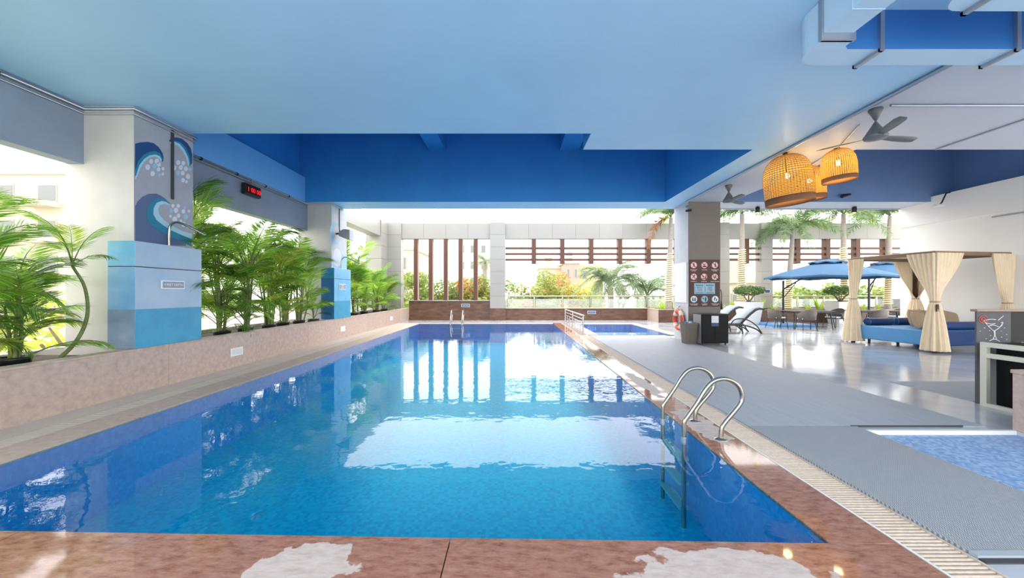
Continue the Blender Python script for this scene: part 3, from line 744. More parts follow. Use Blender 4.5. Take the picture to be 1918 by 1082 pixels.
# deck mats
tag(MB().box(2.62, 5.25, 4.22, 13.14, 0.0, 0.012).build('deck_mat', 'mat_grey'), 'long grey walkway mat beside the gutter grating', 'mat')
tag(MB().box(2.61, 3.8, 2.18, 4.20, 0.0, 0.016).build('deck_mat', 'wavy_mat'), 'wavy textured grey mat beside the pale mosaic splash pool', 'mat')
tag(MB().box(6.3, 9.5, 5.2, 6.34, 0.0, 0.01).build('deck_mat', 'mat_grey'), 'dark grey floor mat lying in front of the bar', 'mat')
tag(MB().box(2.61, 4.6, 2.13, 2.175, 0.0, 0.02).build('threshold_strip', 'sling_grey'), 'pale metal strip at the near end of the wavy mat', 'strip')
tag(MB().box(2.61, 4.6, 2.09, 2.128, 0.0, 0.008).build('threshold_strip', 'dark_line'), 'dark gap strip in front of the pale metal strip', 'strip')
tag(MB().box(3.75, 5.0, 4.215, 4.22, 0, 0.02).build('threshold_strip', 'dark_line'), 'thin dark strip at the near end of the long mat', 'strip')

# white recessed lights in the planter wall
for y, nm in ((7.5, 'square white wall light low on the planter wall near the first shower block'), (12.25, 'white wall light on the planter wall below the farther column'), (17.2, 'farthest white wall light on the planter wall')):
    t = thing('wall_light', nm, 'light', (-5.6, y, 0.30), group='planter wall lights')
    MB().box(-0.004, 0.012, 0, 0.33, -0.08, 0.08).build('frame', 'white_paint', t, bevel=0.004)
    MB().box(0.008, 0.016, 0.03, 0.30, -0.055, 0.055).build('lens', 'cushion_white', t)
# depth signs
def depth_sign(label, loc, rz, w, h, plate, lines, size):
    t = thing('depth_sign', label, 'sign', loc, rz)        # local: faces -y
    MB().box(-w / 2, w / 2, -0.02, -0.002, -h / 2, h / 2).build('frame', 'sign_white', t, bevel=0.003)
    MB().box(-w / 2 + 0.018, w / 2 - 0.018, -0.022, -0.018, -h / 2 + 0.018, h / 2 - 0.018).build('plate', plate, t)
    for i, ln in enumerate(lines):
        text('lettering', ln, size, 'sign_white', t, (0, -0.0235, (len(lines) - 1) * size * 0.55 - i * size * 1.1), (PI / 2, 0, 0))
depth_sign('grey 4 feet depth plate on the nearer pale blue block', (-5.58, 6.2, 1.62), PI / 2, 0.42, 0.135, 'plate_grey', ['4 FEET DEPTH'], 0.055)
depth_sign('small white framed depth plate on the farther blue block', (-5.58, 12.33, 1.67), PI / 2, 0.44, 0.19, 'plate_grey', ['4 FEET', 'DEPTH'], 0.07)
depth_sign('navy depth plate on the far wall above the far ladder', (-2.57, 20.3, 0.79), 0, 0.44, 0.16, 'plate_navy', ['4 FEET DEPTH'], 0.052)
depth_sign('navy depth plate on the low far wall behind the children pool', (4.18, 20.3, 0.42), 0, 0.44, 0.16, 'plate_navy', ['2 FEET DEPTH'], 0.052)
depth_sign('tiny blue plate on the facade pillar behind the parasols', (13.5, 20.18, 1.55), 0, 0.3, 0.2, 'plate_navy', [], 0.05)

# ================================================================== ON THE COLUMNS AND CEILING
# LED clock
t = thing('led_clock', 'black LED clock with red digits hanging on the left beam', 'clock', (-6.36, 9.2, 3.96), PI / 2)
MB().box(-0.27, 0.27, -0.05, 0.05, -0.13, 0.13).build('case', 'black_plastic', t, bevel=0.008)
MB().box(-0.24, 0.24, -0.054, -0.049, -0.10, 0.10).build('screen', 'black_gloss', t)
text('digits', '1 00 00', 0.155, 'led_red', t, (0.02, -0.056, -0.01), (PI / 2, 0, 0))
MB().box(-0.012, 0.012, -0.012, 0.012, 0.13, 0.29).build('hanger', 'conduit', t)
# floodlight on the farther column
t = thing('floodlight', 'grey floodlight on a bracket on the farther painted column', 'lamp', (-5.7, 12.15, 3.37))
MB().tube([(0, 0, 0), (0.16, 0, 0.01)], 0.03, 10).build('bracket', 'metal_dark', t)
hb = MB().prism([(0.13, -0.12, -0.09), (0.13, 0.12, -0.09), (0.13, 0.12, 0.09), (0.13, -0.12, 0.09)], 0, (0.01, 0, 0))
hb = MB(); rows = [[(x, -w, -h + s), (x, w, -h + s), (x, w, h + s), (x, -w, h + s)] for x, w, h, s in ((0.12, 0.06, 0.07, 0.0), (0.3, 0.12, 0.14, -0.01), (0.5, 0.17, 0.17, -0.05))]
hb.grid(rows, closed=True, smooth=False); hb.add(rows[0], [(0, 1, 2, 3)]); hb.add(rows[2], [(0, 1, 2, 3)])
hb.build('housing', 'grey_plastic', t)
hf = MB(); hf.box(0.495, 0.515, -0.16, 0.16, -0.21, 0.11); hf.build('lens', 'cushion_white', t)

# rules board on the right column
t = thing('rules_board', 'brown pool rules board with round pictograms on the square column', 'sign', (5.885, 11.7, 0))
W0, W1, Z0, Z1 = -0.465, 0.465, 1.055, 2.50
MB().box(W0, W1, -0.022, -0.002, Z0, Z1).build('panel', 'sign_brown', t)
def bz(px, py): return (W0 + (px - 85) / (697 - 85) * (W1 - W0), Z1 - (py - 68) / (1020 - 68) * (Z1 - Z0))
def disc(x, z, r, y, n=24): return [(x + r * math.cos(2 * PI * k / n), y, z + r * math.sin(2 * PI * k / n)) for k in range(n)]
def fig(parts, parent, y, m='sign_black'):
    mb = MB()
    for p in parts:
        if p[0] == 'o': mb.prism(disc(p[1], p[2], p[3], y, 10), 0, (0, -0.002, 0))
        else:
            (_, x0, z0, x1, z1, w) = p; dx, dz = x1 - x0, z1 - z0; L = math.hypot(dx, dz) or 1; nx, nz = -dz / L * w / 2, dx / L * w / 2
            mb.prism([(x0 + nx, y, z0 + nz), (x1 + nx, y, z1 + nz), (x1 - nx, y, z1 - nz), (x0 - nx, y, z0 - nz)], 0, (0, -0.002, 0))
    return mb.build('figure', m, parent)
R = 0.105
FIGS = {
 (170, 178): [('o', 0.0, .055, .016), ('l', 0, .04, -.005, -.01, .03), ('l', -.005, -.01, -.035, -.06, .016), ('l', 0, -.01, .03, -.06, .016), ('l', 0, .03, .04, 0, .012)],
 (386, 178): [('o', -.04, .03, .015), ('l', -.03, .02, .05, .04, .018), ('l', -.06, -.03, .06, -.03, .03), ('l', -.05, -.055, .05, -.055, .014)],
 (598, 178): [('o', 0.01, .06, .014), ('l', 0.01, .045, .01, -.06, .03), ('l', .01, .02, .05, -.01, .012)],
 (170, 412): [('o', .02, .055, .015), ('l', .015, .04, -.01, -.01, .026), ('l', -.01, -.01, -.05, -.05, .015), ('l', -.01, -.01, .03, -.03, .015), ('l', .03, -.03, .02, -.065, .014), ('l', .01, .03, .05, .02, .012), ('l', 0, .03, -.04, .03, .012)],
 (378, 412): [('o', -.045, .035, .015), ('l', -.04, .02, -.02, -.02, .026), ('o', .055, .04, .013), ('l', .055, .025, .05, -.045, .026), ('l', -.06, -.055, .05, -.055, .022)],
 (597, 415): [('o', .03, .055, .014), ('l', .03, .04, .02, -.005, .022), ('l', .02, -.005, .05, -.045, .014), ('o', -.05, .0, .014), ('l', -.04, -.01, .01, -.03, .022), ('l', .0, -.03, -.03, -.07, .014), ('l', .03, .03, .06, .01, .012)],
 (173, 868): [('o', -.04, .05, .014), ('l', -.04, .03, -.04, -.06, .032), ('o', .04, .05, .014), ('l', .04, .03, .04, -.06, .032), ('l', 0, .0, 0, -.06, .02), ('l', -.04, .02, .04, .02, .012)],
 (390, 868): [('o', -.05, .03, .018), ('l', -.05, .02, -.01, -.0, .02), ('o', .03, .055, .014), ('l', .03, .04, .03, -.05, .04), ('l', .03, -.04, .025, -.085, .02)],
 (605, 868): [('o', -.005, .06, .014), ('l', -.01, .045, -.03, -.01, .028), ('l', -.03, -.01, -.01, -.05, .016), ('l', -.01, .02, .03, .01, .012), ('o', .04, .0, .013), ('l', .045, -.01, .03, -.055, .028)],
}
for (px, py), parts in FIGS.items():
    x, z = bz(px, py); no = py < 500
    if no:
        d = MB().prism(disc(x, z, R, -0.022), 0, (0, -0.003, 0)).build('pictogram', 'sign_red', t)
        MB().prism(disc(x, z, R * 0.87, -0.025), 0, (0, -0.002, 0)).build('disc', 'sign_pinkwhite', d)
    else:
        d = MB().prism(disc(x, z, R * 1.05, -0.022), 0, (0, -0.003, 0)).build('pictogram', 'sign_teal', t)
        MB().prism(disc(x, z, R * 0.93, -0.025), 0, (0, -0.002, 0)).build('disc', 'sign_blue' if px == 390 else 'sign_white', d)
    fig([(p[0], x + p[1], z + p[2], p[3]) if p[0] == 'o' else ('l', x + p[1], z + p[2], x + p[3], z + p[4], p[5]) for p in parts], d, -0.027)
    if no: 
        f = fig([('l', x - R * .62, z + R * .62, x + R * .62, z - R * .62, .018)], d, -0.0292, 'sign_red'); f.name = 'slash_bar'
    # unreadable captions: short broken strokes
    rows = {(170, 178): (0.22, 0.13), (386, 178): (0.17,), (598, 178): (0.23, 0.14), (170, 412): (0.2,), (378, 412): (0.18,), (597, 415): (0.25,)}.get((px, py), (0.26, 0.2) if px == 173 else (0.2, 0.15) if px == 390 else (0.25, 0.16))
    mb = MB(); rnd = random.Random(px + py)
    for i, w in enumerate(rows):
        zz = z - R - 0.04 - i * 0.033; xx = x - w / 2
        while xx < x + w / 2 - 0.008:
            l = rnd.uniform(0.008, 0.016); mb.box(xx, xx + l, -0.024, -0.022, zz - 0.008, zz + 0.008); xx += l + (0.004 if rnd.random() < .8 else 0.014)
    mb.build('caption', 'sign_pinkwhite', t)
xa, za = bz(180, 545); xb_, zb_ = bz(598, 762)
pn = MB().box(xa, xb_, -0.026, -0.021, zb_, za).build('depth_panel', 'sign_blue', t)
xm = (xa + xb_) / 2
MB().box(xm - 0.004, xm + 0.004, -0.028, -0.025, zb_, za).build('divider', 'sign_teal', pn)
for cx, l1, l3 in (((xa + xm) / 2, 'ADULT', '4 FEET'), ((xm + xb_) / 2, 'KIDS', '2 FEET')):
    MB().box(cx - 0.12, cx + 0.12, -0.0285, -0.0255, za - 0.085, za - 0.04).build('water_band', 'sign_teal', pn)
    MB().box(cx - 0.12, cx + 0.12, -0.0285, -0.0255, zb_ + 0.015, zb_ + 0.045).build('water_band', 'sign_teal', pn)
    MB().box(cx - 0.135, cx - 0.128, -0.0285, -0.0255, zb_ + 0.06, zb_ + 0.21).build('scale_bar', 'sign_black', pn)
    for i, (ln, m) in enumerate(((l1, 'sign_black'), ('POOL', 'sign_black'), (l3, 'sign_red'))):
        text('lettering', ln, 0.058, m, pn, (cx + 0.01, -0.028, za - 0.13 - i * 0.055), (PI / 2, 0, 0))
# white board on the left face of that column
t = tag(MB().box(5.372, 5.388, 11.78, 12.62, 1.17, 2.44).build('notice_board', 'white_paint', bevel=0.004), 'blank white board on the pool side of the square column', 'board')
# life ring
t = thing('life_ring', 'orange and cream life ring hanging low on the square column', 'life ring', (5.31, 12.2, 0.62))
def torus_seg(a0, a1, Rr, r, n=10, m=10):
    return [(0, Rr * math.cos(a0 + (a1 - a0) * k / n), Rr * math.sin(a0 + (a1 - a0) * k / n)) for k in range(n + 1)]
for k in range(4):
    a = k * PI / 2 + PI / 4
    MB().tube(torus_seg(a + 0.28, a + PI / 2 - 0.28, 0.275, 0.07), 0.07, 12).build('orange_section', 'ring_orange', t)
    MB().tube(torus_seg(a - 0.28, a + 0.28, 0.275, 0.07), 0.073, 12).build('cream_band', 'ring_cream', t)
pts = []
for k in range(4):
    a = k * PI / 2 + PI / 4
    for j in range(7):
        b = a + PI / 2 * j / 7; rr = 0.35 + 0.03 * math.sin(PI * j / 7); pts.append((-0.02, rr * math.cos(b), rr * math.sin(b)))
MB().tube(pts, 0.009, 6, closed=True).build('grab_rope', 'ring_cream', t)
MB().tube([(0.05, 0, 0.30), (-0.02, 0, 0.37), (0.05, 0, 0.44)], 0.01, 6).build('hook', 'metal_dark', t)
# extinguisher on the other side
t = thing('fire_extinguisher', 'black horn of a fire extinguisher showing beside the square column', 'extinguisher', (6.47, 12.1, 0.95))
MB().lathe([(0, 0), (.07, 0), (.075, .05), (.075, .45), (.05, .52), (.02, .55), (.02, .6), (0, .6)], 16).build('cylinder', 'sign_red', t)
MB().tube(spline([(0, 0, .58), (.06, 0, .66), (.14, 0, .62), (.17, 0, .45), (.16, 0, .3)], 6), 0.012, 8).build('hose', 'black_plastic', t)
MB().lathe([(.012, .3), (.03, .15), (.045, .0), (0, .0)], 12, (.16, 0, 0)).build('horn', 'black_plastic', t)
# security camera on the square column, small items
def cam_dome(label, loc, rz):
    t = thing('security_camera', label, 'camera', loc, rz)
    MB().box(-0.03, 0.03, -0.03, 0.03, -0.02, 0.04).build('mount', 'conduit', t)
    MB().tube([(0, 0, -0.02), (0, -0.05, -0.08), (0, -0.07, -0.1)], 0.012, 8).build('arm', 'conduit', t)
    MB().lathe([(0, -0.08), (0.035, -0.08), (0.038, 0.07), (0.03, 0.09), (0, 0.09)], 14, (0, -0.07, -0.13), axis='Y').build('barrel', 'black_plastic', t)
cam_dome('small black security camera at the top of the square column', (5.36, 11.75, 4.15), 0.6)
t = thing('security_camera', 'pale bullet camera on a bent arm high on the cream wall', 'camera', (12.9, 11.2, 4.1))
MB().tube([(0.0, 0, 0.35), (-0.12, 0, 0.32), (-0.25, 0, 0.05), (-0.3, 0, 0.0)], 0.018, 8).build('arm', 'metal_dark', t)
MB().box(-0.46, -0.22, -0.06, 0.06, -0.09, 0.0).build('barrel', 'white_paint', t, bevel=0.02)
t = thing('security_camera', 'small black camera on the blue coffer wall', 'camera', (10.15, 11.72, 4.46))
MB().tube([(0, 0, 0), (0, -0.12, 0)], 0.03, 8).build('mount', 'black_plastic', t); MB().tube([(-0.12, -0.14, -0.03), (0.14, -0.14, 0.03)], [0.06, 0.03], 10).build('barrel', 'black_plastic', t)
# spotlights on the far beam soffit
for x, nm in ((7.95, 'left black cylinder spotlight under the far beam'), (11.1, 'right black cylinder spotlight under the far beam')):
    t = thing('spotlight', nm, 'lamp', (x, 12.35, ZC), group='black cylinder spotlights')
    MB().tube([(0, 0, 0), (0, 0, -0.04)], 0.02, 8).build('stem', 'black_plastic', t)
    MB().lathe([(0, -0.02), (.065, -0.02), (.07, -.2), (.06, -.2), (.055, -.17), (0, -.17)], 16).build('housing', 'black_plastic', t)
    MB().lathe([(0, -.165), (.05, -.18), (.04, -.215), (0, -.225)], 14).build('bulb', 'spot_glow', t)
# rattan pendant lamps
def pendant(label, x, y, r, h, zb, energy, tilt):
    t = thing('pendant_lamp', label, 'lamp', (x, y, ZC), group='rattan pendant lamps'); t.rotation_euler = (tilt[0], tilt[1], 0)
    top = zb + h - ZC; bot = zb - ZC
    def prof(u):   # u 0 bottom .. 1 top
        if u < 0.55: return r * (1.0 + 0.02 * math.sin(u * 3)), bot + h * u
        a = (u - 0.55) / 0.45; return r * max(0.06, math.cos(a * PI / 2) ** 0.75), bot + h * (0.55 + 0.45 * math.sin(a * PI / 2))
    wv = MB(); n = 52
    for k in range(n):
        th = 2 * PI * k / n; pts = []
        for j in range(13):
            rr, z = prof(0.12 + 0.88 * j / 12); pts.append((rr * math.cos(th), rr * math.sin(th), z))
        wid = 0.52 * PI * r / n
        rows = []
        for p in pts:
            tx, ty = -math.sin(th), math.cos(th); s_ = wid * max(0.25, math.hypot(p[0], p[1]) / r)
            rows.append([(p[0] - tx * s_, p[1] - ty * s_, p[2]), (p[0] + tx * s_, p[1] + ty * s_, p[2])])
        wv.grid(rows)
    for j in range(26):
        rr, z = prof(0.13 + 0.8 * j / 26)
        wv.tube([(rr * 1.008 * math.cos(2 * PI * k / 28), rr * 1.008 * math.sin(2 * PI * k / 28), z) for k in range(28)], 0.006 * r / 0.4, 4, 1, closed=True)
    sh = tag(wv.build('lamp_shade', ['rattan_glow', 'rattan'], t, recalc=False), kind='stuff')
    bd = MB(); rows = []
    for rr, u in ((r * 1.015, 0.0), (r * 1.02, 0.13), (r * 0.985, 0.13), (r * 0.98, 0.0), (r * 1.015, 0.0)):
        rows.append([(rr * math.cos(2 * PI * k / 40), rr * math.sin(2 * PI * k / 40), bot + h * u) for k in range(40)])
    bd.grid(rows, closed=True); bd.build('rim_band', 'rattan_dark', t)
    MB().tube([(0, 0, 0.0), (0, 0, top - 0.02)], 0.008, 6).build('cord', 'metal_dark', t)
    MB().lathe([(0, 0), (0.05, 0), (0.04, -0.03), (0, -0.035)], 14).build('ceiling_rose', 'metal_dark', t)
    zbulb = bot + h * 0.58
    MB().lathe([(0.0, -0.055), (0.03, -0.045), (0.042, -0.01), (0.03, 0.03), (0.015, 0.05), (0.0, 0.05)], 14, (0, 0, zbulb)).build('bulb', 'bulb', t)
    MB().tube([(0, 0, zbulb + 0.05), (0, 0, top)], 0.012, 6).build('socket_rod', 'metal_dark', t)
    l = bpy.data.lights.new('lamp_glow', 'POINT'); l.energy = energy; l.color = (1.0, 0.72, 0.32); l.shadow_soft_size = 0.06
    lo = bpy.data.objects.new('lamp_glow', l); COL.objects.link(lo); lo.parent = t; lo.location = (0, 0, zbulb - 0.09)
pendant('largest rattan dome pendant lamp, nearest the conduit', 5.44, 7.6, 0.41, 0.97, 3.27, 11, (0.0, -0.10))
pendant('rattan pendant lamp half hidden behind the largest one', 6.50, 8.36, 0.28, 0.74, 3.53, 8, (0.0, -0.08))
pendant('small rattan pendant lamp hanging right of the other two', 6.28, 7.36, 0.275, 0.62, 3.65, 8, (0.0, -0.08))
# ceiling fans
def fan(label, x, y, drop, r, rot):
    t = thing('ceiling_fan', label, 'fan', (x, y, ZC), rot, group='ceiling fans')
    MB().lathe([(0, 0), (.085, 0), (.09, -.02), (.02, -.17), (0, -.17)], 20).build('canopy', 'fan_grey', t)
    MB().tube([(0, 0, -.15), (0, 0, -drop + .2)], 0.013, 8).build('downrod', 'fan_grey', t)
    MB().lathe([(0.02, -drop + .22), (.03, -drop + .2), (.13, -drop + .03), (.15, -drop), (.14, -drop - .03), (.0, -drop - .05)], 24).build('motor', 'fan_grey', t)
    bl = MB(); rows = []
    for i in range(8):
        u = i / 7; x_ = 0.12 + (r - 0.12) * u; w = 0.035 + 0.035 * min(1, u * 2.2) - (0.03 if u > 0.95 else 0)
        rows.append([(x_, -w, -drop - 0.004 + 0.012), (x_, w, -drop - 0.004 - 0.012), (x_, w, -drop - 0.010 - 0.012), (x_, -w, -drop - 0.010 + 0.012)])
    bl.grid(rows, closed=True); bl.add(rows[0], [(0, 1, 2, 3)]); bl.add(rows[-1], [(0, 1, 2, 3)])
    me = bl.mesh('blade', 'fan_grey')
    for k in range(3): link('blade', me, t, rot=(0, 0, 2 * PI * k / 3))
fan('nearer grey three blade ceiling fan right of the pendant lamps', 5.52, 5.78, 0.42, 0.72, 0.15)
fan('farther dark ceiling fan above the square column', 5.62, 9.9, 0.40, 0.66, 0.5)
# conduits
def conduit(label, pts, r=0.02, clips=0.0):
    t = thing('conduit_pipe', label, 'pipe', (0, 0, 0), group='ceiling conduits')
    MB().tube(pts, r, 8).build('pipe', 'conduit', t)
    if clips:
        for a, b in zip(pts, pts[1:]):
            a, b = Vector(a), Vector(b); n = int((b - a).length / clips); d = (b - a).normalized()
            for i in range(1, n):
                p = a + (b - a) * i / n; MB().tube([p - d * 0.012, p + d * 0.012], r * 1.7, 8).build('clip', 'metal_dark', t)
zz = ZC - 0.05
conduit('silver conduit along the top of the left beams and columns', [(-6.42, -2, zz), (-6.42, 5.66, zz), (-5.67, 5.66, zz), (-5.67, 6.77, zz), (-6.42, 6.77, zz), (-6.42, 11.83, zz), (-5.67, 11.83, zz), (-5.67, 12.6, zz)], 0.022, 0.9)
conduit('second thinner conduit below the first on the left beams', [(-6.435, -2, zz - .07), (-6.435, 5.675, zz - .07), (-5.685, 5.675, zz - .07), (-5.685, 6.755, zz - .07), (-6.435, 6.755, zz - .07), (-6.435, 11.845, zz - .07)], 0.012, 0)
conduit('long pale conduit crossing the ceiling toward the square column', [(5.3, 4.0, ZC - .03), (5.3, 11.66, ZC - .03)], 0.03, 0)
conduit('dark conduit crossing the ceiling beside the near fan', [(5.6, 5.63, ZC - .02), (11.8, 5.63, ZC - .02)], 0.02, 0)
conduit('thin pale conduit on the ceiling at the far right', [(8.22, 7.38, ZC - .015), (8.22, 5.0, ZC - .015)], 0.014, 0)
conduit('thin conduit linking the pendant lamps on the ceiling', [(6.5, 8.36, ZC - .012), (6.28, 7.36, ZC - .012), (5.75, 6.3, ZC - .012)], 0.01, 0)
conduit('short conduit high on the cream wall', [(12.88, 9.0, 3.52), (12.88, 10.2, 3.52)], 0.02, 0)
conduit('thin dark conduit along the edge of the far beam', [(6.4, 12.66, ZC - .02), (12.9, 12.66, ZC - .02)], 0.016, 0)

# air duct in the top right corner: an elbow
t = thing('air_duct', 'pale blue air duct elbow hanging in the upper right corner', 'duct', (0, 0, 0))
zb, zt = 3.9, ZC - 0.002
def arcpts(cx, cy, r, a0, a1, n=6): return [(cx + r * math.cos(a0 + (a1 - a0) * k / n), cy + r * math.sin(a0 + (a1 - a0) * k / n)) for k in range(n + 1)]
plan = arcpts(3.16, 3.79, 0.22, PI, PI / 2, 8) + [(8.0, 4.01), (8.0, 3.745), (3.3, 3.745), (3.24, 3.70), (3.24, 3.62), (2.94, 3.62)]
MB().prism([(x, y, zb) for x, y in plan], 0, (0, 0, zt - zb)).build('duct_body', ['duct_paint', 'duct_blue_shade'], t)
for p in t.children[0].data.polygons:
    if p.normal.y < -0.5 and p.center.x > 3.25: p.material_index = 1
MB().box(2.95, 3.23, 1.2, 3.62, 3.965, zt).build('branch', 'duct_paint', t)
for y in (3.3, 2.9, 2.5): MB().box(2.945, 3.235, y - 0.004, y + 0.004, 3.960, zt).build('seam', 'duct_paint', t)
MB().box(2.925, 3.255, 3.60, 3.64, 3.90, zt).build('flange', 'conduit', t)
for x in (3.62, 4.96, 6.1):
    MB().box(x - 0.02, x + 0.02, 3.725, 4.03, 3.87, 3.90).box(x - 0.02, x + 0.02, 3.715, 3.745, 3.87, zt).box(x - 0.02, x + 0.02, 4.01, 4.03, 3.87, zt).build('hanger_bracket', 'conduit', t)
t = thing('air_duct', 'second pale blue air duct cut by the top right edge', 'duct', (0, 0, 0))
plan = arcpts(3.78, 3.06, 0.18, PI, PI / 2, 8) + [(8.0, 3.24), (8.0, 2.9), (3.60, 2.9)]
MB().prism([(x, y, zb) for x, y in plan], 0, (0, 0, zt - zb)).build('duct_body', 'duct_paint', t)
for x in (3.86, 5.2): MB().box(x - 0.02, x + 0.02, 2.88, 3.26, 3.87, 3.90).box(x - 0.02, x + 0.02, 3.24, 3.26, 3.87, zt).build('hanger_bracket', 'conduit', t)

# ================================================================== AROUND THE SQUARE COLUMN
t = thing('storage_cabinet', 'black storage cabinet in front of the square column', 'cabinet', (5.72, 11.0, 0))
MB().box(-0.39, 0.39, -0.22, 0.24, 0.05, 0.86).build('body', 'black_gloss', t, bevel=0.006)
MB().box(-0.393, -0.388, -0.22, 0.24, 0.05, 0.86).build('side_panel', 'grey_plastic', t)
MB().box(-0.40, 0.40, -0.24, 0.25, 0.86, 0.885).build('top', 'black_plastic', t, bevel=0.004)
MB().box(-0.37, -0.003, -0.236, -0.22, 0.07, 0.85).build('door', 'black_gloss', t, bevel=0.004); MB().box(0.003, 0.37, -0.236, -0.22, 0.07, 0.85).build('door', 'black_gloss', t, bevel=0.004)
for sx in (-0.33, 0.33):
    for sy in (-0.17, 0.19): MB().lathe([(0.02, 0), (0.025, 0.05)], 10, (sx, sy, 0)).build('foot', 'metal_dark', t)
MB().box(-0.1, 0.1, -0.240, -0.2365, 0.63, 0.83).build('paper_notice', 'cushion_white', t)
MB().box(-0.1, 0.1, -0.240, -0.2365, 0.53, 0.62).build('blue_label', 'plate_navy', t)
t = thing('waste_bin', 'grey open waste bin beside the black cabinet', 'bin', (5.11, 11.05, 0.012))
b_ = MB(); rows = []
for hx, hy, z in ((0.15, 0.13, 0.0), (0.185, 0.17, 0.56), (0.2, 0.185, 0.56), (0.2, 0.185, 0.60), (0.18, 0.16, 0.60), (0.14, 0.12, 0.02)):
    rows.append([(-hx, -hy, z), (hx, -hy, z), (hx, hy, z), (-hx, hy, z)])
b_.grid(rows, closed=True, smooth=False); b_.add(rows[0], [(0, 1, 2, 3)]); b_.add(rows[-1], [(0, 1, 2, 3)]); b_.build('bin_body', 'wicker_taupe', t)
for k, (dx, dy, c, nm) in enumerate(((-0.1, 0.03, 'sign_teal', 'teal'), (0.0, -0.05, 'cushion_white', 'white'), (0.1, 0.04, 'foam_blue', 'pale blue'))):
    bt = thing('crushed_bottle', nm + ' crumpled bottle on top of the grey waste bin', 'bottle', (5.11 + dx * .9, 11.05 + dy, 0.0), group='rubbish in the bin')
    MB().lathe([(0, 0.03), (0.05, 0.03), (0.055, 0.45), (0.05, 0.6), (0.02, 0.65), (0.02, 0.67), (0, 0.67)], 12).build('bottle_body', c, bt)
    MB().lathe([(0.022, 0.66), (0.024, 0.69), (0, 0.69)], 10).build('bottle_cap', 'plate_navy', bt)
# ================================================================== LOUNGERS
def make_lounger():
    t = thing('sun_lounger', 'x', 'sun lounger', (0, 0, 0))
    for s in (-0.33, 0.33):     # curved side frames
        MB().tube(spline([(-1.0, s, 0.30), (-0.3, s, 0.32), (0.3, s, 0.30), (0.75, s, 0.17), (0.98, s, 0.0)], 6), 0.026, 8).build('side_rail', 'wicker_dark', t)
        MB().tube(spline([(-0.25, s * 1.06, 0.33), (-0.05, s * 1.06, 0.52), (0.35, s * 1.06, 0.52), (0.75, s * 1.06, 0.3), (0.98, s * 1.06, 0.0)], 6), 0.022, 8).build('armrest', 'wicker_dark', t)
        MB().tube([(-0.85, s, 0.30), (-0.85, s, 0.0)], 0.025, 8).build('leg', 'wicker_dark', t)
        MB().tube([(0.2, s, 0.30), (0.25, s, 0.0)], 0.022, 8).build('leg', 'wicker_dark', t)
    st = [(-1.0, 0.33), (-0.6, 0.335), (-0.2, 0.345), (0.2, 0.36)]
    bk = [(0.2, 0.37), (0.4, 0.56), (0.6, 0.74), (0.8, 0.88), (0.98, 0.93), (1.1, 0.90)]
    def sheet(pr, th, w):
        rows = [[(x, -w, z), (x, w, z), (x, w, z - th), (x, -w, z - th)] for x, z in pr]
        return MB().grid(rows, closed=True).add(rows[0], [(0, 1, 2, 3)]).add(rows[-1], [(0, 1, 2, 3)])
    sheet(st, 0.05, 0.32).build('seat', 'wicker_dark', t); sheet(bk, 0.05, 0.32).build('backrest', 'wicker_dark', t)
    sheet([(x, z + 0.04) for x, z in st], 0.038, 0.28).build('seat_cushion', 'sling_grey', t)
    sheet([(x - 0.03, z + 0.035) for x, z in bk[:-1]], 0.038, 0.28).build('back_cushion', 'sling_grey', t)
    return t
lg = make_lounger()
for i, (x, y, rz, lb) in enumerate(((8.0, 14.0, 0.10, 'front sun lounger with pale cushion right of the black cabinet'), (8.05, 15.3, 0.12, 'rear sun lounger partly hidden behind the front one'))):
    c = lg if i == 0 else copy_tree(lg)
    c.location = (x, y, 0); c.rotation_euler = (0, 0, rz); tag(c, lb, 'sun lounger', 'wicker sun loungers')
# ================================================================== TABLES, CHAIRS, PARASOLS
def make_chair():
    """faces -y"""
    t = thing('patio_chair', 'x', 'chair', (0, 0, 0))
    MB().box(-0.25, 0.25, -0.25, 0.22, 0.38, 0.42).build('seat', 'wicker_dark', t, bevel=0.01)
    MB().box(-0.23, 0.23, -0.24, 0.2, 0.42, 0.48).build('seat_cushion', 'cushion_white', t, bevel=0.02)
    rows = []
    for k in range(17):
        a = -0.25 * PI + (1.5 * PI) * k / 16 - 0.0
        # angle from front-right round the back to front-left
        th = -0.30 + (PI + 0.60) * k / 16
        c, s = math.cos(th), math.sin(th); u = max(0.0, s)
        zt = 0.62 + 0.20 * u ** 1.2
        rows.append([(c * 0.27, s * 0.25, 0.40 if u > 0.15 else 0.58), (c * 0.31, s * 0.29, zt), (c * 0.335, s * 0.315, zt), (c * 0.295, s * 0.275, 0.40 if u > 0.15 else 0.57)])
    MB().grid(rows, closed=True).add(rows[0], [(0, 1, 2, 3)]).add(rows[-1], [(0, 1, 2, 3)]).build('backrest', 'wicker_taupe', t)
    for sx in (-1, 1):
        MB().tube([(sx * 0.24, -0.23, 0.60), (sx * 0.25, -0.25, 0.3), (sx * 0.27, -0.29, 0.0)], 0.014, 6).build('leg', 'metal_dark', t)
        MB().tube([(sx * 0.2, 0.18, 0.4), (sx * 0.24, 0.30, 0.0)], 0.014, 6).build('leg', 'metal_dark', t)
    return t
ch = make_chair(); first = True
CH = [(10.95, 15.8, PI / 2 + 0.1, 'dark wicker patio chair at the left end of the front table'), (11.55, 14.95, PI - 0.25, 'taupe wicker patio chair with its back turned at the front table'),
      (13.55, 16.0, -PI / 2 + 0.2, 'dark wicker patio chair right of the front table beside the near curtain'), (14.6, 15.2, PI - 0.2, 'taupe wicker patio chair with its back turned behind the daybed'),
      (16.55, 16.4, -PI / 2, 'dark wicker patio chair partly cut by the cream wall'), (15.95, 15.3, PI + 0.3, 'rightmost taupe wicker patio chair touching the cream wall edge')]
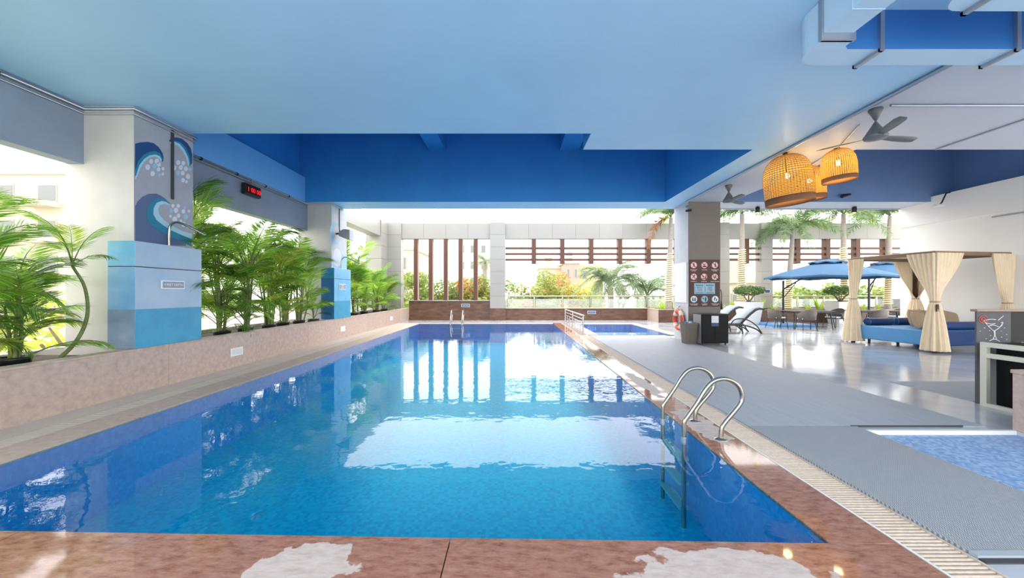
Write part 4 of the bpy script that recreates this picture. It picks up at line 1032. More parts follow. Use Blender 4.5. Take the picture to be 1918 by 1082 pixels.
for i, (x, y, rz, lb) in enumerate(CH):
    c = ch if i == 0 else copy_tree(ch)
    c.location = (x, y, 0); c.rotation_euler = (0, 0, rz); tag(c, lb, 'chair', 'wicker patio chairs')
def table(label, x, y, w, d):
    t = thing('patio_table', label, 'table', (x, y, 0), 0, 'patio tables')
    MB().box(-w / 2, w / 2, -d / 2, d / 2, 0.71, 0.735).build('tabletop', 'wicker_taupe', t, bevel=0.008)
    MB().box(-w / 2 + .08, w / 2 - .08, -d / 2 + .08, d / 2 - .08, 0.66, 0.71).build('apron', 'metal_dark', t)
    for sx in (-1, 1):
        for sy in (-1, 1):
            MB().tube([(sx * (w / 2 - .12), sy * (d / 2 - .12), 0.7), (sx * (w / 2 - .06), sy * (d / 2 - .06), 0.0)], [0.024, 0.018], 8).build('leg', 'metal_dark', t)
table('front patio table between the loungers and the daybed', 12.15, 15.75, 1.7, 0.9)
table('rear patio table half hidden behind the daybed curtain', 15.2, 16.1, 1.7, 0.9)
def parasol(label, x, y, r, zedge, ztop, px, py):
    t = thing('cantilever_parasol', label, 'parasol', (x, y, 0), 0, 'blue cantilever parasols')
    N = 8
    def canopy(name, r0, z0, z1, m, val, r1=0.0, sag=-0.10):
        mb = MB(); rows = []
        for i in range(7):
            u = i / 6; row = []
            for k in range(N * 4):
                th = 2 * PI * (k / (N * 4)) + PI / 8
                q = abs(((k % 4) / 4) - 0.5) * 2      # 1 on the rib, 0 mid panel
                kk = math.cos(PI / N) / math.cos(((k % 4) / 4 - 0.5) * 2 * PI / N)
                rr = r1 + (r0 - r1) * u
                row.append((rr * kk * math.cos(th), rr * kk * math.sin(th), z1 + (z0 - z1) * u - sag * (u - u * u) * 1.2 + (1 - q) * 0.06 * u))
            rows.append(row)
        rows.append([(x_ * 1.0, y_ * 1.0, z_ - val) for x_, y_, z_ in rows[-1]])
        mb.grid(rows, closed=True, smooth=False); return mb.build(name, m, t, recalc=False)
    c = canopy('canopy', r, zedge, ztop - 0.13, 'parasol_blue', 0.07, 0.25)
    canopy('vent_canopy', r * 0.30, ztop - 0.16, ztop, 'parasol_blue', 0.05, 0.02, -0.02)
    for k in range(N):
        th = 2 * PI * (k + 0.5) / N + PI / 8 + PI / 8
        MB().tube([(0.08 * math.cos(th), 0.08 * math.sin(th), ztop - 0.22), (r * 0.97 * math.cos(th), r * 0.97 * math.sin(th), zedge - 0.03)], 0.014, 6).build('rib', 'parasol_dark', t)
    MB().tube([(0, 0, ztop - 0.5), (0, 0, ztop + 0.04)], 0.04, 8).build('hub', 'parasol_dark', t)
    MB().tube([(px, py, 0.1), (px, py, zedge - 0.1)], 0.045, 10).build('pole', 'metal_dark', t)
    MB().tube([(px, py, zedge - 0.5), (px * 0.5, py * 0.5, zedge + 0.05), (0, 0, ztop - 0.4)], 0.03, 8).build('arm', 'metal_dark', t)
    MB().tube([(px, py, zedge - 0.9), (px * 0.85, py * 0.85, zedge - 0.55), (px * 0.7, py * 0.7, zedge - 0.2)], 0.018, 8).build('strut', 'metal_dark', t)
    for dx in (-0.42, 0.42):
        for dy in (-0.42, 0.42):
            MB().box(px + dx - 0.4, px + dx + 0.4, py + dy - 0.4, py + dy + 0.4, 0.0, 0.10).build('base_slab', 'blue_vinyl', t, bevel=0.02)
parasol('blue cantilever parasol in front, above the front patio table', 13.5, 16.3, 2.35, 2.13, 2.92, -1.3, 0.85)
parasol('blue cantilever parasol behind the daybed curtain', 18.0, 18.3, 2.1, 2.25, 3.02, -1.5, -0.7)

# ================================================================== DAYBED
t = thing('daybed', 'four post daybed with blue vinyl mattress beside the cream wall', 'daybed', (10.5, 9.45, 0), 0.13)
def bed(x, y): return (10.5 + x * math.cos(0.13) - y * math.sin(0.13), 9.45 + x * math.sin(0.13) + y * math.cos(0.13))
DX, DY, DZ = 2.2, 2.0, 2.5
for x in (0, DX):
    for y in (0, DY): MB().box(x - 0.035, x + 0.035, y - 0.035, y + 0.035, 0, DZ - 0.06).build('post', 'dark_wood', t)
for (x0, x1, y0, y1) in ((-0.05, DX + 0.05, -0.05, 0.05), (-0.05, DX + 0.05, DY - 0.05, DY + 0.05), (-0.05, 0.05, 0.05, DY - 0.05), (DX - 0.05, DX + 0.05, 0.05, DY - 0.05)):
    MB().box(x0, x1, y0, y1, DZ - 0.07, DZ + 0.02).build('top_rail', 'daybed_wood', t)
MB().box(-0.03, DX + 0.03, -0.03, DY + 0.03, DZ + 0.02, DZ + 0.035).build('roof_cloth', 'curtain', t)
mb = MB()
mb.box(0.0, DX, 0.0, DY, 0.14, 0.53)
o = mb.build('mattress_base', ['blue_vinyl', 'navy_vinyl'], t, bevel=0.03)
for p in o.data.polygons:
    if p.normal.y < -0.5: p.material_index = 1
for x in (0.25, DX - 0.25):
    for y in (0.25, 1.0, DY - 0.25): MB().lathe([(0.03, 0), (0.035, 0.14)], 10, (x, y, 0)).build('foot', 'dark_wood', t)
def curtain(cx, cy, ax, ay, la, lb, tie=1.26, seed=0, zlow=0.05, side=0.0):
    """hangs from the corner (cx,cy): la along x direction ax, lb along y direction ay"""
    rnd = random.Random(seed); N = 72; rows = []
    zs = [DZ - 0.02 - (DZ - 0.02 - tie) * k / 14 for k in range(15)] + [tie - (tie - zlow) * k / 12 for k in range(1, 13)]
    ph = rnd.uniform(0, 6)
    for z in zs:
        row = []
        for j in range(N + 1):
            s = -lb + (la + lb) * j / N
            if s < 0: tx, ty = cx - ax * 0.085, cy + ay * (-s - 0.085)
            else: tx, ty = cx + ax * (s - 0.085), cy - ay * 0.085
            if z >= tie:
                u = (DZ - z) / (DZ - tie); g = u ** 1.35
                f = (1 - g)
            else:
                u = (tie - z) / (tie - zlow); f = 0.0
            th = math.atan2(-ay, -ax) + math.copysign(1, ax * ay) * PI * (s / la if s > 0 else s / lb)
            if z >= tie: rad = 0.075
            else: rad = 0.075 + 0.165 * u ** 0.7
            pl = math.sin(j * 2 * PI / N * 13 + ph) 
            kx = cx + ax * side + (rad + 0.018 * pl * (rad / 0.12)) * math.cos(th); ky = cy + (rad + 0.018 * pl * (rad / 0.12)) * math.sin(th)
            amp = 0.022 * (0.5 + f)
            nx, ny = (-ax, 0) if s < 0 else (0, -ay)
            wx = tx + nx * pl * amp; wy = ty + ny * pl * amp
            row.append((kx * (1 - f) + wx * f, ky * (1 - f) + wy * f, z))
        rows.append(row)
    c = MB().grid(rows).build('curtain', 'curtain', t, recalc=False)
    MB().tube([(cx + ax * side + 0.085 * math.cos(2 * PI * k / 16), cy + 0.085 * math.sin(2 * PI * k / 16), tie) for k in range(16)], 0.016, 6, closed=True).build('tie_band', 'tan_fabric', c)
    return c
curtain(0, 0, 1, 1, 0.8, 0.62, 1.26, 1)
curtain(0, DY, 1, -1, 0.55, 0.45, 1.3, 2)
curtain(DX, 0, -1, 1, 0.72, 0.3, 1.22, 3)
curtain(DX, DY, -1, -1, 0.75, 0.7, 1.3, 4, zlow=0.56)
MB().box(-0.10, -0.04, -0.11, -0.09, 1.02, 1.2).build('tassel', 'dark_wood', t)
# bolsters and pillows lying on the daybed
def bolster(label, x, y, rz, L, r=0.105):
    t = thing('bolster', label, 'bolster', (*bed(x, y), 0.53), rz + 0.13, 'navy bolsters on the daybed')
    MB().lathe([(0, -L / 2), (r * .6, -L / 2), (r * .93, -L / 2 + .03), (r, -L / 2 + .08), (r, L / 2 - .08), (r * .93, L / 2 - .03), (r * .6, L / 2), (0, L / 2)], 20, (0, 0, r), axis='X').build('cover', 'navy_vinyl', t)
    for s in (-1, 1): MB().tube([(s * (L / 2 - .05), (r + .002) * math.cos(2 * PI * k / 20), r + (r + .002) * math.sin(2 * PI * k / 20)) for k in range(20)], 0.006, 5, closed=True).build('piping', 'blue_vinyl', t)
bolster('navy bolster at the far left of the daybed by the far curtain', 0.55, 1.72, 0.0, 0.9)
bolster('short navy bolster at the back of the daybed behind the tan pillow', 1.42, 1.72, 0.0, 0.75)
bolster('navy bolster along the front of the daybed beside the near curtain', 1.15, 0.2, 0.0, 1.4)
def pillow(label, x, y, z, s, rot):
    t = thing('cushion', label, 'cushion', (*bed(x, y), z), 0, 'tan cushions on the daybed'); t.rotation_euler = (rot[0], rot[1], rot[2] + 0.13)
    rows = []; n = 12
    me = MB()
    for sgn in (1, -1):
        rows = []
        for i in range(n + 1):
            r_ = []
            for j in range(n + 1):
                u, v = i / n * 2 - 1, j / n * 2 - 1
                hgt = 0.11 * max(0, (1 - u ** 4)) ** 0.6 * max(0, (1 - v ** 4)) ** 0.6
                k = 1 - 0.07 * (1 - abs(u * v)) * (abs(u) ** 3 + abs(v) ** 3) * 0.8
                r_.append((u * s / 2 * k, sgn * hgt, s / 2 + v * s / 2 * k))
            rows.append(r_)
        me.grid(rows)
    me.build('cover', 'tan_fabric', t)
    MB().tube([(-s / 2 * .97, 0, 0.01), (s / 2 * .97, 0, 0.01)], 0.006, 5).build('seam', 'tan_fabric', t)
pillow('square tan cushion leaning near the front left curtain', 0.5, 0.62, 0.53, 0.5, (-0.25, 0, 0.35))
pillow('tan cushion lying tilted at the right of the daybed', 1.5, 0.7, 0.55, 0.5, (-0.5, 0.25, -0.3))
pillow('pale cushion behind the tilted tan one', 1.25, 1.25, 0.53, 0.48, (-0.2, 0, 0.1))
pillow('brown cushion at the back right corner of the daybed', 1.75, 1.25, 0.53, 0.46, (-0.2, 0, -0.2))

# ================================================================== BAR
t = thing('bar_counter', 'bar counter with a chalk cocktail drawing at the right edge', 'bar', (6.23, 5.1, 0))
MB().box(0.0, 0.46, 0.0, 0.02, 0.0, 1.24).build('chalk_panel', 'chalkboard', t)
MB().box(0.46, 2.6, 0.003, 0.023, 0.0, 1.24).build('front_panel', 'black_gloss', t)
MB().box(-0.03, 2.6, -0.03, 0.05, 1.24, 1.27).build('worktop', 'counter_wood', t, bevel=0.004)
def cp_(px, py): return ((px - 435) / (745 - 435) * 0.46, -0.004, 1.24 - (py - 640) / (915 - 640) * 0.40)
for pts in ([(498, 722), (560, 712), (605, 715)], [(498, 724), (540, 780), (585, 818)], [(668, 745), (640, 785), (595, 818)], [(588, 815), (592, 860), (580, 895)], [(596, 815), (600, 870), (612, 895)], [(545, 912), (590, 895), (640, 915)], [(510, 745), (560, 755), (600, 750)], [(625, 722), (650, 700), (675, 680)], [(650, 745), (668, 740), (655, 775)], [(540, 775), (580, 765), (630, 780)]):
    MB().tube(spline([cp_(*p) for p in pts], 4), 0.0045, 5).build('chalk_stroke', 'chalk', t)
for px, py in ((500, 790), (545, 815), (555, 860), (515, 890), (655, 875), (700, 850), (700, 895), (650, 820), (680, 790), (460, 820)): MB().tube([cp_(px, py), cp_(px + 5, py + 3)], 0.005, 5).build('chalk_dot', 'chalk', t)
cx_, _, cz_ = cp_(490, 712)
MB().tube([(cx_ + 0.055 * math.cos(2 * PI * k / 18), -0.004, cz_ + 0.05 * math.sin(2 * PI * k / 18)) for k in range(18)], 0.005, 5, closed=True).tube([(cx_ + 0.03 * math.cos(2 * PI * k / 12), -0.004, cz_ + 0.028 * math.sin(2 * PI * k / 12)) for k in range(12)], 0.006, 5, closed=True).build('chalk_slice', 'chalk_red', t)
t = thing('shelf_frame', 'cream metal shelf frame standing in front of the bar', 'shelf', (6.2, 5.04, 0), -PI / 2)
fw = 1.2      # local x runs toward the camera, local y to the right
for x in (0.0, fw):
    for y in (0.0, 0.55): MB().box(x, x + 0.07, y, y + 0.05, 0.0, 0.84).build('post', 'frame_cream', t)
for z, h in ((0.84, 0.06), (0.70, 0.06), (0.045, 0.045)): MB().box(0.07, fw, 0.0, 0.05, z - h, z).build('rail', 'frame_cream', t)
MB().box(0.0, fw + .07, 0.05, 0.6, 0.80, 0.83).build('shelf_board', 'black_plastic', t)
MB().box(0.0, fw + .07, 0.05, 0.6, 0.66, 0.69).build('shelf_board', 'black_plastic', t)
MB().box(0.07, fw, 0.13, 0.15, 0.02, 0.8).build('back_panel', 'black_gloss', t)
t = thing('stone_block', 'pink stone block at the right edge beside the splash pool', 'block', (5.43, 3.43, 0))
MB().box(0, 0.9, 0, 0.7, 0, 0.62).build('body', 'pink_granite', t, bevel=0.01); MB().box(-0.01, 0.91, -0.01, 0.71, 0.62, 0.66).build('cap_stone', 'pink_granite', t, bevel=0.006)

# ================================================================== PLANTS
def frond_mesh(name, L, n, leaf, droop, lift, seed, mats, wid=0.022, plume=False, stalk=0.25, taper=0.35):
    """a pinnate palm leaf: starts at the origin heading +x, rising then drooping"""
    rnd = random.Random(seed); mb = MB(); pts = []
    for i in range(15):
        u = i / 14
        pts.append(Vector((L * (u - 0.18 * droop * u * u), rnd.uniform(-1, 1) * 0.004, L * (lift * u - droop * u * u))))
    mb.tube(pts, [0.012 * L * (1 - 0.8 * k / 14) for k in range(15)], 5, 1)
    def at(u):
        f = u * 14; i = min(13, int(f)); return pts[i].lerp(pts[i + 1], f - i), (pts[i + 1] - pts[i]).normalized()
    for k in range(n):
        u = stalk + (1 - stalk) * (k + 0.5) / n
        p, t = at(u); side = Vector((0, 1, 0)); up = t.cross(side) * -1
        ll = leaf * (0.45 + 0.75 * math.sin(PI * min(1, (u - stalk) / (1 - stalk) * 0.82 + 0.18))) * rnd.uniform(0.88, 1.1)
        angs = (-1, 1) if not plume else (-1, 1, -0.3, 0.35)
        for s in angs:
            if plume: d = (t * 0.55 + side * s * rnd.uniform(.7, 1) + up * rnd.uniform(-0.7, 0.7)).normalized()
            else: d = (t * (0.75 + taper * u) + side * s * 0.9 + up * rnd.uniform(0.05, 0.42)).normalized()
            w = (t - d * t.dot(d)).normalized() * wid * (0.7 + 0.5 * ll / leaf)
            a = p; m1 = p + d * ll * 0.45 + Vector((0, 0, -0.02 * ll)); e = p + d * ll + Vector((0, 0, -ll * rnd.uniform(0.02, 0.2)))
            mb.add([a - w * 0.3, a + w * 0.3, m1 + w, m1 - w, e], [(0, 1, 2, 3), (3, 2, 4)], 0)
    return mb.mesh(name, mats)
FR = []
for i in range(4):
    FR.append(frond_mesh('frond', 1.55, 34, 0.56, 0.5 + 0.14 * i, 0.95, i, ['leaf_areca', 'trunk_green'], 0.0105))
for i in range(2): FR.append(frond_mesh('frond', 1.45, 34, 0.50, 0.65 + 0.25 * i, 0.9, 10 + i, ['leaf_areca_dark', 'trunk_green'], 0.0095))
for i in range(2): FR.append(frond_mesh('frond', 1.3, 30, 0.46, 0.6 + 0.25 * i, 0.9, 20 + i, ['leaf_areca_yellow', 'leaf_areca_yellow'], 0.0095))
def areca(label, x, y, z0, H, nst, nfr, seed, spread=0.28, fs=1.0, open_x=0.0, pot=True):
    rnd = random.Random(seed)
    t = thing('areca_palm', label, 'palm', (x, y, z0), 0, 'areca palms in the left planter')
    tops = []
    for k in range(nst):
        a = rnd.uniform(0, 2 * PI); r = spread * rnd.uniform(0.1, 0.6); h = H * rnd.uniform(0.22, 0.6)
        p0 = Vector((r * 0.5 * math.cos(a), r * 0.5 * math.sin(a), -0.02)); p1 = Vector((r * math.cos(a) * 1.2, r * math.sin(a) * 1.6, h))
        pm = (p0 + p1) / 2 + Vector((rnd.uniform(-.04, .04), rnd.uniform(-.04, .04), 0))
        MB().tube(spline([p0, pm, p1], 4), [0.022, 0.021, 0.02, 0.019, 0.018, 0.017, 0.016, 0.015, 0.012], 6).build('stem', 'trunk_green', t)
        tops.append(p1)
    for k in range(nfr):
        p = tops[k % nst]; fi = rnd.choice([0, 1, 2, 3, 0, 1, 4, 5, 4, 6, 7]) ; az = rnd.uniform(0, 2 * PI)
        if math.cos(az) > 0.4 and rnd.random() < 0.45: az += PI / 2
        hgt = p.z * (1.0 if k < nst * 2 else rnd.uniform(0.12, 0.92))
        el = rnd.uniform(-0.15, 0.7) if k >= nst * 2 else rnd.uniform(0.35, 0.85)
        s = fs * rnd.uniform(0.7, 1.08) * (0.62 + 0.38 * hgt / H * 1.6)
        link('frond', FR[fi], t, loc=(p.x * hgt / p.z, p.y * hgt / p.z, hgt), rot=(rnd.uniform(-.3, .3), -el, az), scale=s)
    if pot:
        MB().lathe([(0.0, -0.02), (0.14, -0.02), (0.16, 0.10), (0.165, 0.13), (0.14, 0.13), (0.13, 0.08), (0, 0.08)], 16).build('pot_rim', 'black_plastic', t)
ZS = 0.56
ord_ = ['first', 'second', 'third', 'fourth', 'fifth', 'sixth']
for i, (y, H, n, f) in enumerate(((3.5, 2.4, 7, 34), (4.15, 2.6, 8, 42), (4.75, 1.8, 7, 34))):
    areca(['areca palm at the left picture edge before the first column', 'tall areca palm in the middle of the nearest left opening', 'lower areca palm left of the curved slender palm'][i], -6.28 + 0.05 * (i % 2), y, ZS, H, n, f, 30 + i, fs=0.85)
for i, (y, H, n, f) in enumerate(((7.3, 3.1, 9, 42), (8.1, 3.2, 9, 46), (8.9, 3.1, 9, 46), (9.65, 2.9, 9, 42), (10.35, 2.8, 8, 36), (11.0, 2.6, 7, 28))):
    areca(ord_[i] + ' areca palm after the first column, between the two shower blocks', -6.30 + 0.07 * (i % 2), y, ZS, H, n, f, 50 + i, fs=1.0)
for i, (y, H, n, f) in enumerate(((13.8, 3.5, 7, 34), (14.9, 3.2, 7, 36), (16.1, 2.6, 7, 32), (17.3, 2.2, 6, 30), (18.6, 1.8, 6, 26))):
    areca(ord_[i] + ' areca palm beyond the farther column', -6.35 + 0.07 * (i % 2), y, ZS, H, n, f, 80 + i, fs=1.1)
for i, (y, s) in enumerate(((11.45, 0.5), (7.0, 0.45))):
    areca(['small young areca palm beside the deep blue block', 'small young areca palm behind the pale blue block'][i], -6.05, y, ZS, 0.9, 3, 9, 95 + i, 0.15, 0.55)
# slender curved palm in front of the first column
t = thing('slender_palm', 'slender palm with a curved dark trunk before the first column', 'palm', (-5.98, 5.05, ZS))
tr = spline([(-0.05, -0.12, -0.02), (0.02, 0.1, 0.25), (0.05, 0.22, 0.6), (0.02, 0.22, 1.0), (-0.04, 0.12, 1.3)], 5)
MB().tube(tr, [0.028 - 0.012 * k / (len(tr) - 1) for k in range(len(tr))], 8).build('trunk', 'trunk_green', t)
for az, el, s, f in ((1.2, 0.6, 0.42, 0), (2.6, 0.9, 0.5, 6), (4.0, 0.7, 0.55, 1), (5.3, 0.3, 0.4, 2), (0.2, 0.0, 0.35, 4)):
    link('frond', FR[f], t, loc=(-0.04, 0.12, 1.3), rot=(0, -el, az), scale=s)
# big loose leaf hanging before the beam
t = thing('palm_frond', 'dark palm frond reaching in front of the left beam', 'frond', (-6.3, 7.2, 2.9))
link('leaf', FR[4], t, rot=(0.3, -0.75, 0.9), scale=0.75)
MB().tube(spline([(0, 0, 0), (0.0, -0.05, -1.2), (0.03, -0.02, -2.34)], 5), 0.014, 6).build('stalk', 'trunk_green', t)

# ---- foxtail palms with rope lights in the right planter
PF = [frond_mesh('frond', 1.9, 60, 0.42, 0.95 + 0.3 * i, 0.6, 100 + i, ['leaf_palm', 'leaf_palm'], 0.014, True, 0.12) for i in range(3)]
PFL = frond_mesh('frond', 1.7, 54, 0.40, 1.1, 0.5, 110, ['leaf_palm_lime', 'leaf_palm_lime'], 0.014, True, 0.12)
PFD = frond_mesh('frond', 1.6, 50, 0.36, 1.2, 0.35, 111, ['leaf_dry', 'leaf_dry'], 0.013, True, 0.12)
def foxtail(label, x, y, H, fr, lean, wrap, lime=0, dry=0, r=0.13, lights=''):
    t = thing('palm_tree', label, 'palm', (x, y, 0.56), 0, 'palms in the right planter')
    pts = spline([(0, 0, -0.03), (lean * 0.3, 0, H * 0.35), (lean * 0.8, 0, H * 0.75), (lean, 0, H)], 6)
    rad = [r * (1.25 - 0.55 * k / (len(pts) - 1)) for k in range(len(pts))]; rad[0] = r * 1.6
    MB().tube(pts, rad, 12).build('trunk', 'trunk_grey', t)
    rnd = random.Random(int(x * 10))
    for k in range(fr):
        az = 2 * PI * (k + rnd.uniform(-.2, .2)) / fr
        m = PFD if k < dry else PFL if k < dry + lime else PF[k % 3]
        if k < dry: az, el, s = PI * 0.98, -0.1, 1.0
        else: el, s = rnd.uniform(0.2, 0.9), rnd.uniform(0.85, 1.1)
        link('frond', m, t, loc=(lean, 0, H - 0.02), rot=(0, -el, az), scale=s)
    if wrap:
        lt = thing('rope_light', lights, 'rope light', (x, y, 0.56), 0, 'rope lights on the palms')
        z0, z1 = wrap; N = int((z1 - z0) / 0.105); q = []
        for k in range(N * 14):
            z = z0 + (z1 - z0) * k / (N * 14); u = z / H; f = max(0, min(len(pts) - 1.001, u * (len(pts) - 1))); i = int(f)
            p = pts[i].lerp(pts[i + 1], f - i); rr = rad[i] + 0.03; a = 2 * PI * k / 14
            q.append((p.x + rr * math.cos(a), p.y + rr * math.sin(a), z))
        tag(MB().tube(q, 0.022, 6).build('rope', 'rope_light', lt), kind='stuff')
        MB().tube([q[0], (q[0][0], q[0][1], 0.02)], 0.012, 5).build('cable', 'black_plastic', lt)
foxtail('palm with a drooping brown frond left of the square column', 7.85, 19.2, 4.7, 8, 0.12, (0.45, 2.9), 2, 1, 0.13, 'rope light wound on the palm left of the square column')
foxtail('straight palm behind the potted bush', 11.55, 19.2, 4.9, 9, 0.02, (0.3, 3.1), 0, 0, 0.14, 'rope light wound on the palm behind the potted bush')
foxtail('curving palm with big drooping fronds beside the front parasol', 13.95, 19.3, 4.1, 11, 0.25, (0.1, 1.9), 1, 0, 0.12, 'rope light wound on the curving palm beside the parasol')
foxtail('tall palm behind the front parasol', 16.75, 19.2, 4.9, 10, -0.05, (0.5, 3.2), 2, 0, 0.13, 'rope light wound on the palm behind the parasol')
foxtail('rightmost palm next to the end of the cream wall', 18.95, 19.2, 4.8, 10, 0.1, (0.3, 2.6), 1, 0, 0.12, 'rope light wound on the rightmost palm')
# low strappy plants in the planter bed
def tuft(label, x, y, s, seed, m='leaf_palm_lime', n=16):
    rnd = random.Random(seed)
    t = thing('strappy_plant', label, 'plant', (x, y, 0.56), 0, 'strappy plants in the right planter')
    for k in range(n):
        az = rnd.uniform(0, 2 * PI); el = rnd.uniform(0.7, 1.45); L = s * rnd.uniform(0.7, 1.1)
        d = Vector((math.cos(az) * math.cos(el), math.sin(az) * math.cos(el), math.sin(el))); w = Vector((-math.sin(az), math.cos(az), 0)) * 0.028 * s / 0.5
        p = Vector((rnd.uniform(-.05, .05), rnd.uniform(-.05, .05), -0.02))
        mb = MB(); mb.add([p - w * .6, p + w * .6, p + d * L * .55 + w, p + d * L * .55 - w, p + d * L + Vector((0, 0, -0.08 * L))], [(0, 1, 2, 3), (3, 2, 4)])
        mb.build('leaf', m, t, recalc=False)
for i, (x, s, nm) in enumerate(((7.45, 0.6, 'strappy lime plant at the left end of the right planter'), (8.2, 0.45, 'small strappy plant right of the first palm'), (10.35, 0.55, 'strappy plant beside the square column'), (10.95, 0.7, 'strappy plant behind the rear lounger'), (12.45, 0.75, 'bright strappy plant right of the potted bush'), (12.95, 0.45, 'small strappy plant below the blue plate pillar'),
        (14.7, 0.5, 'small strappy plant right of the curving palm'), (15.3, 0.8, 'large strappy plant below the front parasol'), (15.8, 0.7, 'strappy plant left of the second white pot'), (17.6, 0.5, 'strappy plant behind the daybed'), (18.3, 0.5, 'strappy plant near the rightmost palm'))):
    tuft(nm, x, 19.0, s, 200 + i)
# potted bushes
def leaf_cloud(mb, blobs, n, size, rnd, nm=1, flat=0.6):
    tot = sum(b[3] * b[4] * b[5] for b in blobs)
    for (cx, cy, cz, rx, ry, rz) in blobs:
        pick = rnd.randrange(nm)
        for _ in range(max(6, int(n * rx * ry * rz / tot))):
            while True:
                d = Vector((rnd.gauss(0, 1), rnd.gauss(0, 1), rnd.gauss(0, 1)))
                if d.length > 0.1: break
            d.normalize(); q = rnd.uniform(0.45, 1.0) ** 0.5
            p = Vector((cx + d.x * rx * q, cy + d.y * ry * q, cz + d.z * rz * q))
            a = Vector((rnd.uniform(-1, 1), rnd.uniform(-1, 1), rnd.uniform(-flat, flat))).normalized()
            b = a.cross(d + Vector((rnd.uniform(-.7, .7), rnd.uniform(-.7, .7), rnd.uniform(-.7, .7))))
            b = b.normalized() if b.length > 1e-3 else a.orthogonal()
            s = size * rnd.uniform(0.6, 1.25)
            mb.add([p - a * s, p - b * s * 0.42, p + a * s, p + b * s * 0.42], [(0, 1, 2, 3)], (pick if rnd.random() < 0.75 else rnd.randrange(nm)) if nm > 1 else 0)
def potted_bush(label, x, y, seed, w=0.44):
    rnd = random.Random(seed)
    t = thing('potted_bush', label, 'potted plant', (x, y, 0), 0, 'bushes in white pots')
    MB().frus(0, 0, 0, 1.05, w * 0.72, w * 0.72, w, w).build('pot', 'white_paint', t, bevel=0.01)
    MB().box(-w + .04, w - .04, -w + .04, w - .04, 1.05, 1.06).build('soil', 'soil', t)
    br = MB()
    for k in range(6):
        a = k * 1.05; br.tube([(0.04 * math.cos(a), 0.04 * math.sin(a), 1.05), (0.2 * math.cos(a), 0.2 * math.sin(a), 1.3), (0.5 * math.cos(a), 0.45 * math.sin(a), 1.52)], [0.03, 0.022, 0.012], 6)
    br.build('branches', 'bark', t)
    mb = MB(); leaf_cloud(mb, [(0, 0, 1.55, .68, .6, .22), (-.3, .1, 1.58, .36, .4, .2), (.33, -.1, 1.6, .36, .4, .2), (0, 0, 1.68, .4, .4, .16)], 1500, 0.055, rnd)
    tag(mb.build('foliage', 'leaf_bush', t, recalc=False), kind='stuff')
potted_bush('clipped green bush in a white pot behind the loungers', 11.1, 17.9, 1)
potted_bush('clipped green bush in a white pot behind the patio tables', 15.55, 18.05, 2)

# ================================================================== BEYOND THE TERRACE
def tree(label, x, y, ztop, r, mats, n=2600, size=0.2, seed=0, base=-7, hz=None, group='trees beyond the facade'):
    rnd = random.Random(seed)
    t = thing('garden_tree', label, 'tree', (x, y, base), 0, group)
    cz = ztop - base - (hz or r) ; hz = hz or r
    tr = MB(); tr.tube(spline([(0, 0, 0), (0.15, 0.1, cz * 0.5), (0, 0, cz)], 5), [0.28 - 0.015 * k for k in range(11)], 8)
    tr.build('trunk', 'bark', t)
    for k in range(5):
        a = k * 1.26 + rnd.uniform(-.3, .3)
        MB().tube([(0, 0, cz * 0.72), (r * 0.4 * math.cos(a), r * 0.4 * math.sin(a), cz * 0.9), (r * 0.75 * math.cos(a), r * 0.75 * math.sin(a), cz + hz * 0.3)], [0.12, 0.08, 0.03], 6).build('branch', 'bark', t)
    blobs = [(0, 0, cz - hz * 0.45, r * .95, r * .9, hz * 0.75)]
    for k in range(16):
        a = rnd.uniform(0, 2 * PI); q = rnd.uniform(0.3, 0.75) * r
        blobs.append((q * math.cos(a), q * math.sin(a), cz + rnd.uniform(-0.75, 0.62) * hz, r * rnd.uniform(.22, .42), r * rnd.uniform(.22, .42), hz * rnd.uniform(.16, .36)))
    mb = MB(); leaf_cloud(mb, blobs, n, size, rnd, len(mats))
    tag(mb.build('crown', mats, t, recalc=False), kind='stuff')
G1, G2, OR, LM, SV = 'leaf_tree', 'leaf_tree2', 'leaf_orange', 'leaf_lime', 'leaf_bush'
